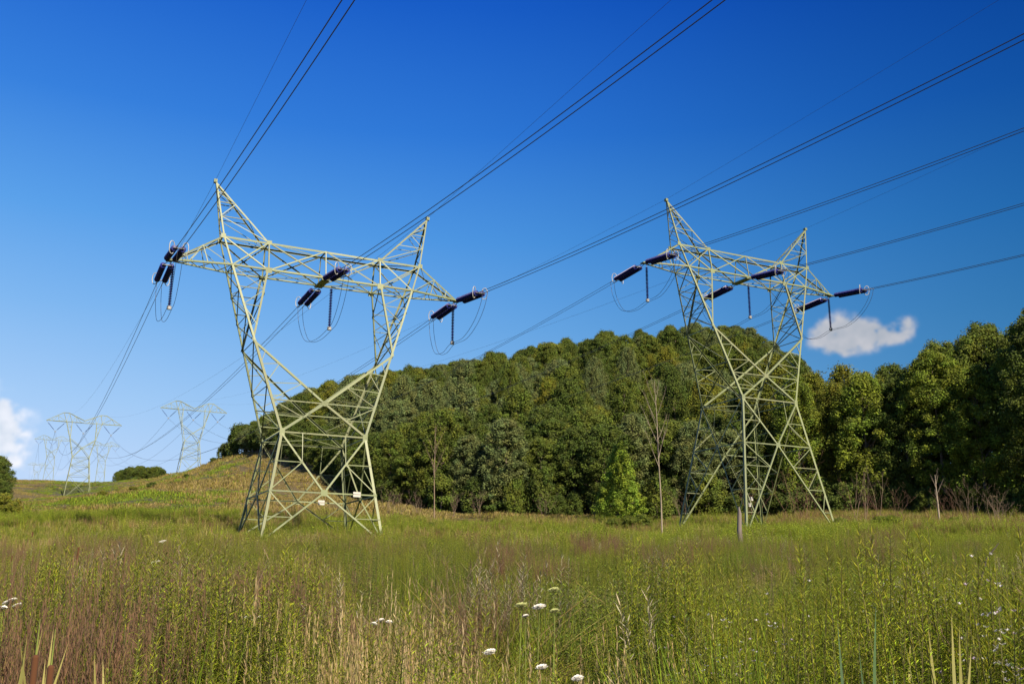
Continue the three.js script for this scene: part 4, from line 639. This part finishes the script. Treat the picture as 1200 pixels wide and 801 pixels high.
for (const [a, b, d, w] of [[304, 724, 6, 0.06], [289, 724, 6.2, 0.06], [298, 727, 6, 0.05], [182, 700, 7.6, 0.06], [446, 727, 6.3, 0.05], [456, 729, 6.3, 0.04], [438, 731, 6.2, 0.04], [182, 658, 17, 0.2], [190, 634, 30, 0.3]]) lace1(a, b, d, w, FLOWER, 'white flower head among the brown grasses', 'white flower heads among the brown grasses');
for (const [a, b, d, w] of [[8, 706, 6.2, 0.06], [14, 703, 6.2, 0.06], [20, 709, 6.1, 0.05], [3, 712, 6, 0.05]]) lace1(a, b, d, w, FLOWER, 'white flower cluster on a leafy green stem near the cattails', 'white flower cluster near the cattails');
// cattails: long flat leaves, some with a brown spike
function cattail(a, b, d, leaves, spikes, label, group, dark) {
  const g0 = P(a, 760, d), y = height(g0.x, g0.z), t = thing('cattail', label, 'cattail', V(g0.x, y, g0.z), 0, group), R = rng((a * 17 + b) | 0), H = P(a, b, d).y - y;
  const cm = dark ? mat(0.035, 0.075, 0.022, 0.6) : mat(0.14, 0.17, 0.045, 0.65), tipc = [1, 1, 1];
  for (let k = 0; k < leaves; k++) { const h = H * (k ? 0.72 + 0.27 * R() : 1), an = R() * 6.28, l = h * 0.12 * R(), x = (R() - 0.5) * 0.16, z = (R() - 0.5) * 0.12, B = new Build(), s = V(Math.cos(R() * 0.9 - 0.45), 0, Math.sin(R() * 0.9 - 0.45)), w = 0.009 + 0.005 * R(); B.strip([0, 0.3, 0.6, 0.85, 1].map((q) => V(x + Math.cos(an) * l * q * q, h * q, z + Math.sin(an) * l * q * q)), s, [w * 0.8, w, w * 0.9, w * 0.5, 0], tipc, dark ? undefined : [1.35, 1.0, 0.9]); const o = mesh('leaf', B.geo(), cm, t); o.material.vertexColors = true; }
  for (const [sx, top] of spikes) { const q = P(sx, top, d).sub(t.position), B = new Build(); B.tube([V(q.x * 0.7, -0.05, q.z), V(q.x, q.y - 0.02, q.z), V(q.x, q.y + 0.12, q.z)], [0.005, 0.004, 0.0015], 5, [1, 1, 1]); const s = mesh('flower_stem', B.geo(true), STEMM, t); const c = mesh('seed_spike', new THREE.CapsuleGeometry(0.0125, 0.1, 5, 12), CATTAIL, t); c.position.copy(q).add(V(0, -0.07, 0)); }
}
cattail(45, 735, 3.9, 7, [[42, 764], [60, 776]], 'cattail clump with two brown seed spikes at the meadow edge');
cattail(28, 732, 4.2, 5, [], 'leaf-only cattail clump close to the brown seed spikes');
cattail(150, 760, 3.9, 6, [], 'short cattail leaves rising among lilac brown grass', 'short cattail leaf clumps');
cattail(92, 638, 15, 6, [[92, 640], [91, 646]], 'distant cattail clump with a single brown spike');
cattail(40, 640, 22, 8, [[38, 622], [14, 650]], 'tall distant cattail clump by the lilac grass');
cattail(1014, 704, 3.4, 4, [], 'dark green cattail leaves standing in the leafy right meadow', undefined, true);
cattail(1090, 716, 3.9, 3, [], 'pale cattail leaves with a tan tip in the leafy meadow', 'pale cattail leaves in the leafy meadow');
cattail(1106, 732, 4.0, 2, [], 'pale cattail leaves with a tan tip in the leafy meadow', 'pale cattail leaves in the leafy meadow');
cattail(1122, 728, 3.9, 3, [], 'pale cattail leaves with a tan tip in the leafy meadow', 'pale cattail leaves in the leafy meadow');
cattail(1068, 742, 4.1, 2, [], 'pale cattail leaves with a tan tip in the leafy meadow', 'pale cattail leaves in the leafy meadow');
cattail(438, 770, 3.9, 3, [], 'few narrow cattail blades among the middle grasses');

renderer.render(scene, camera);
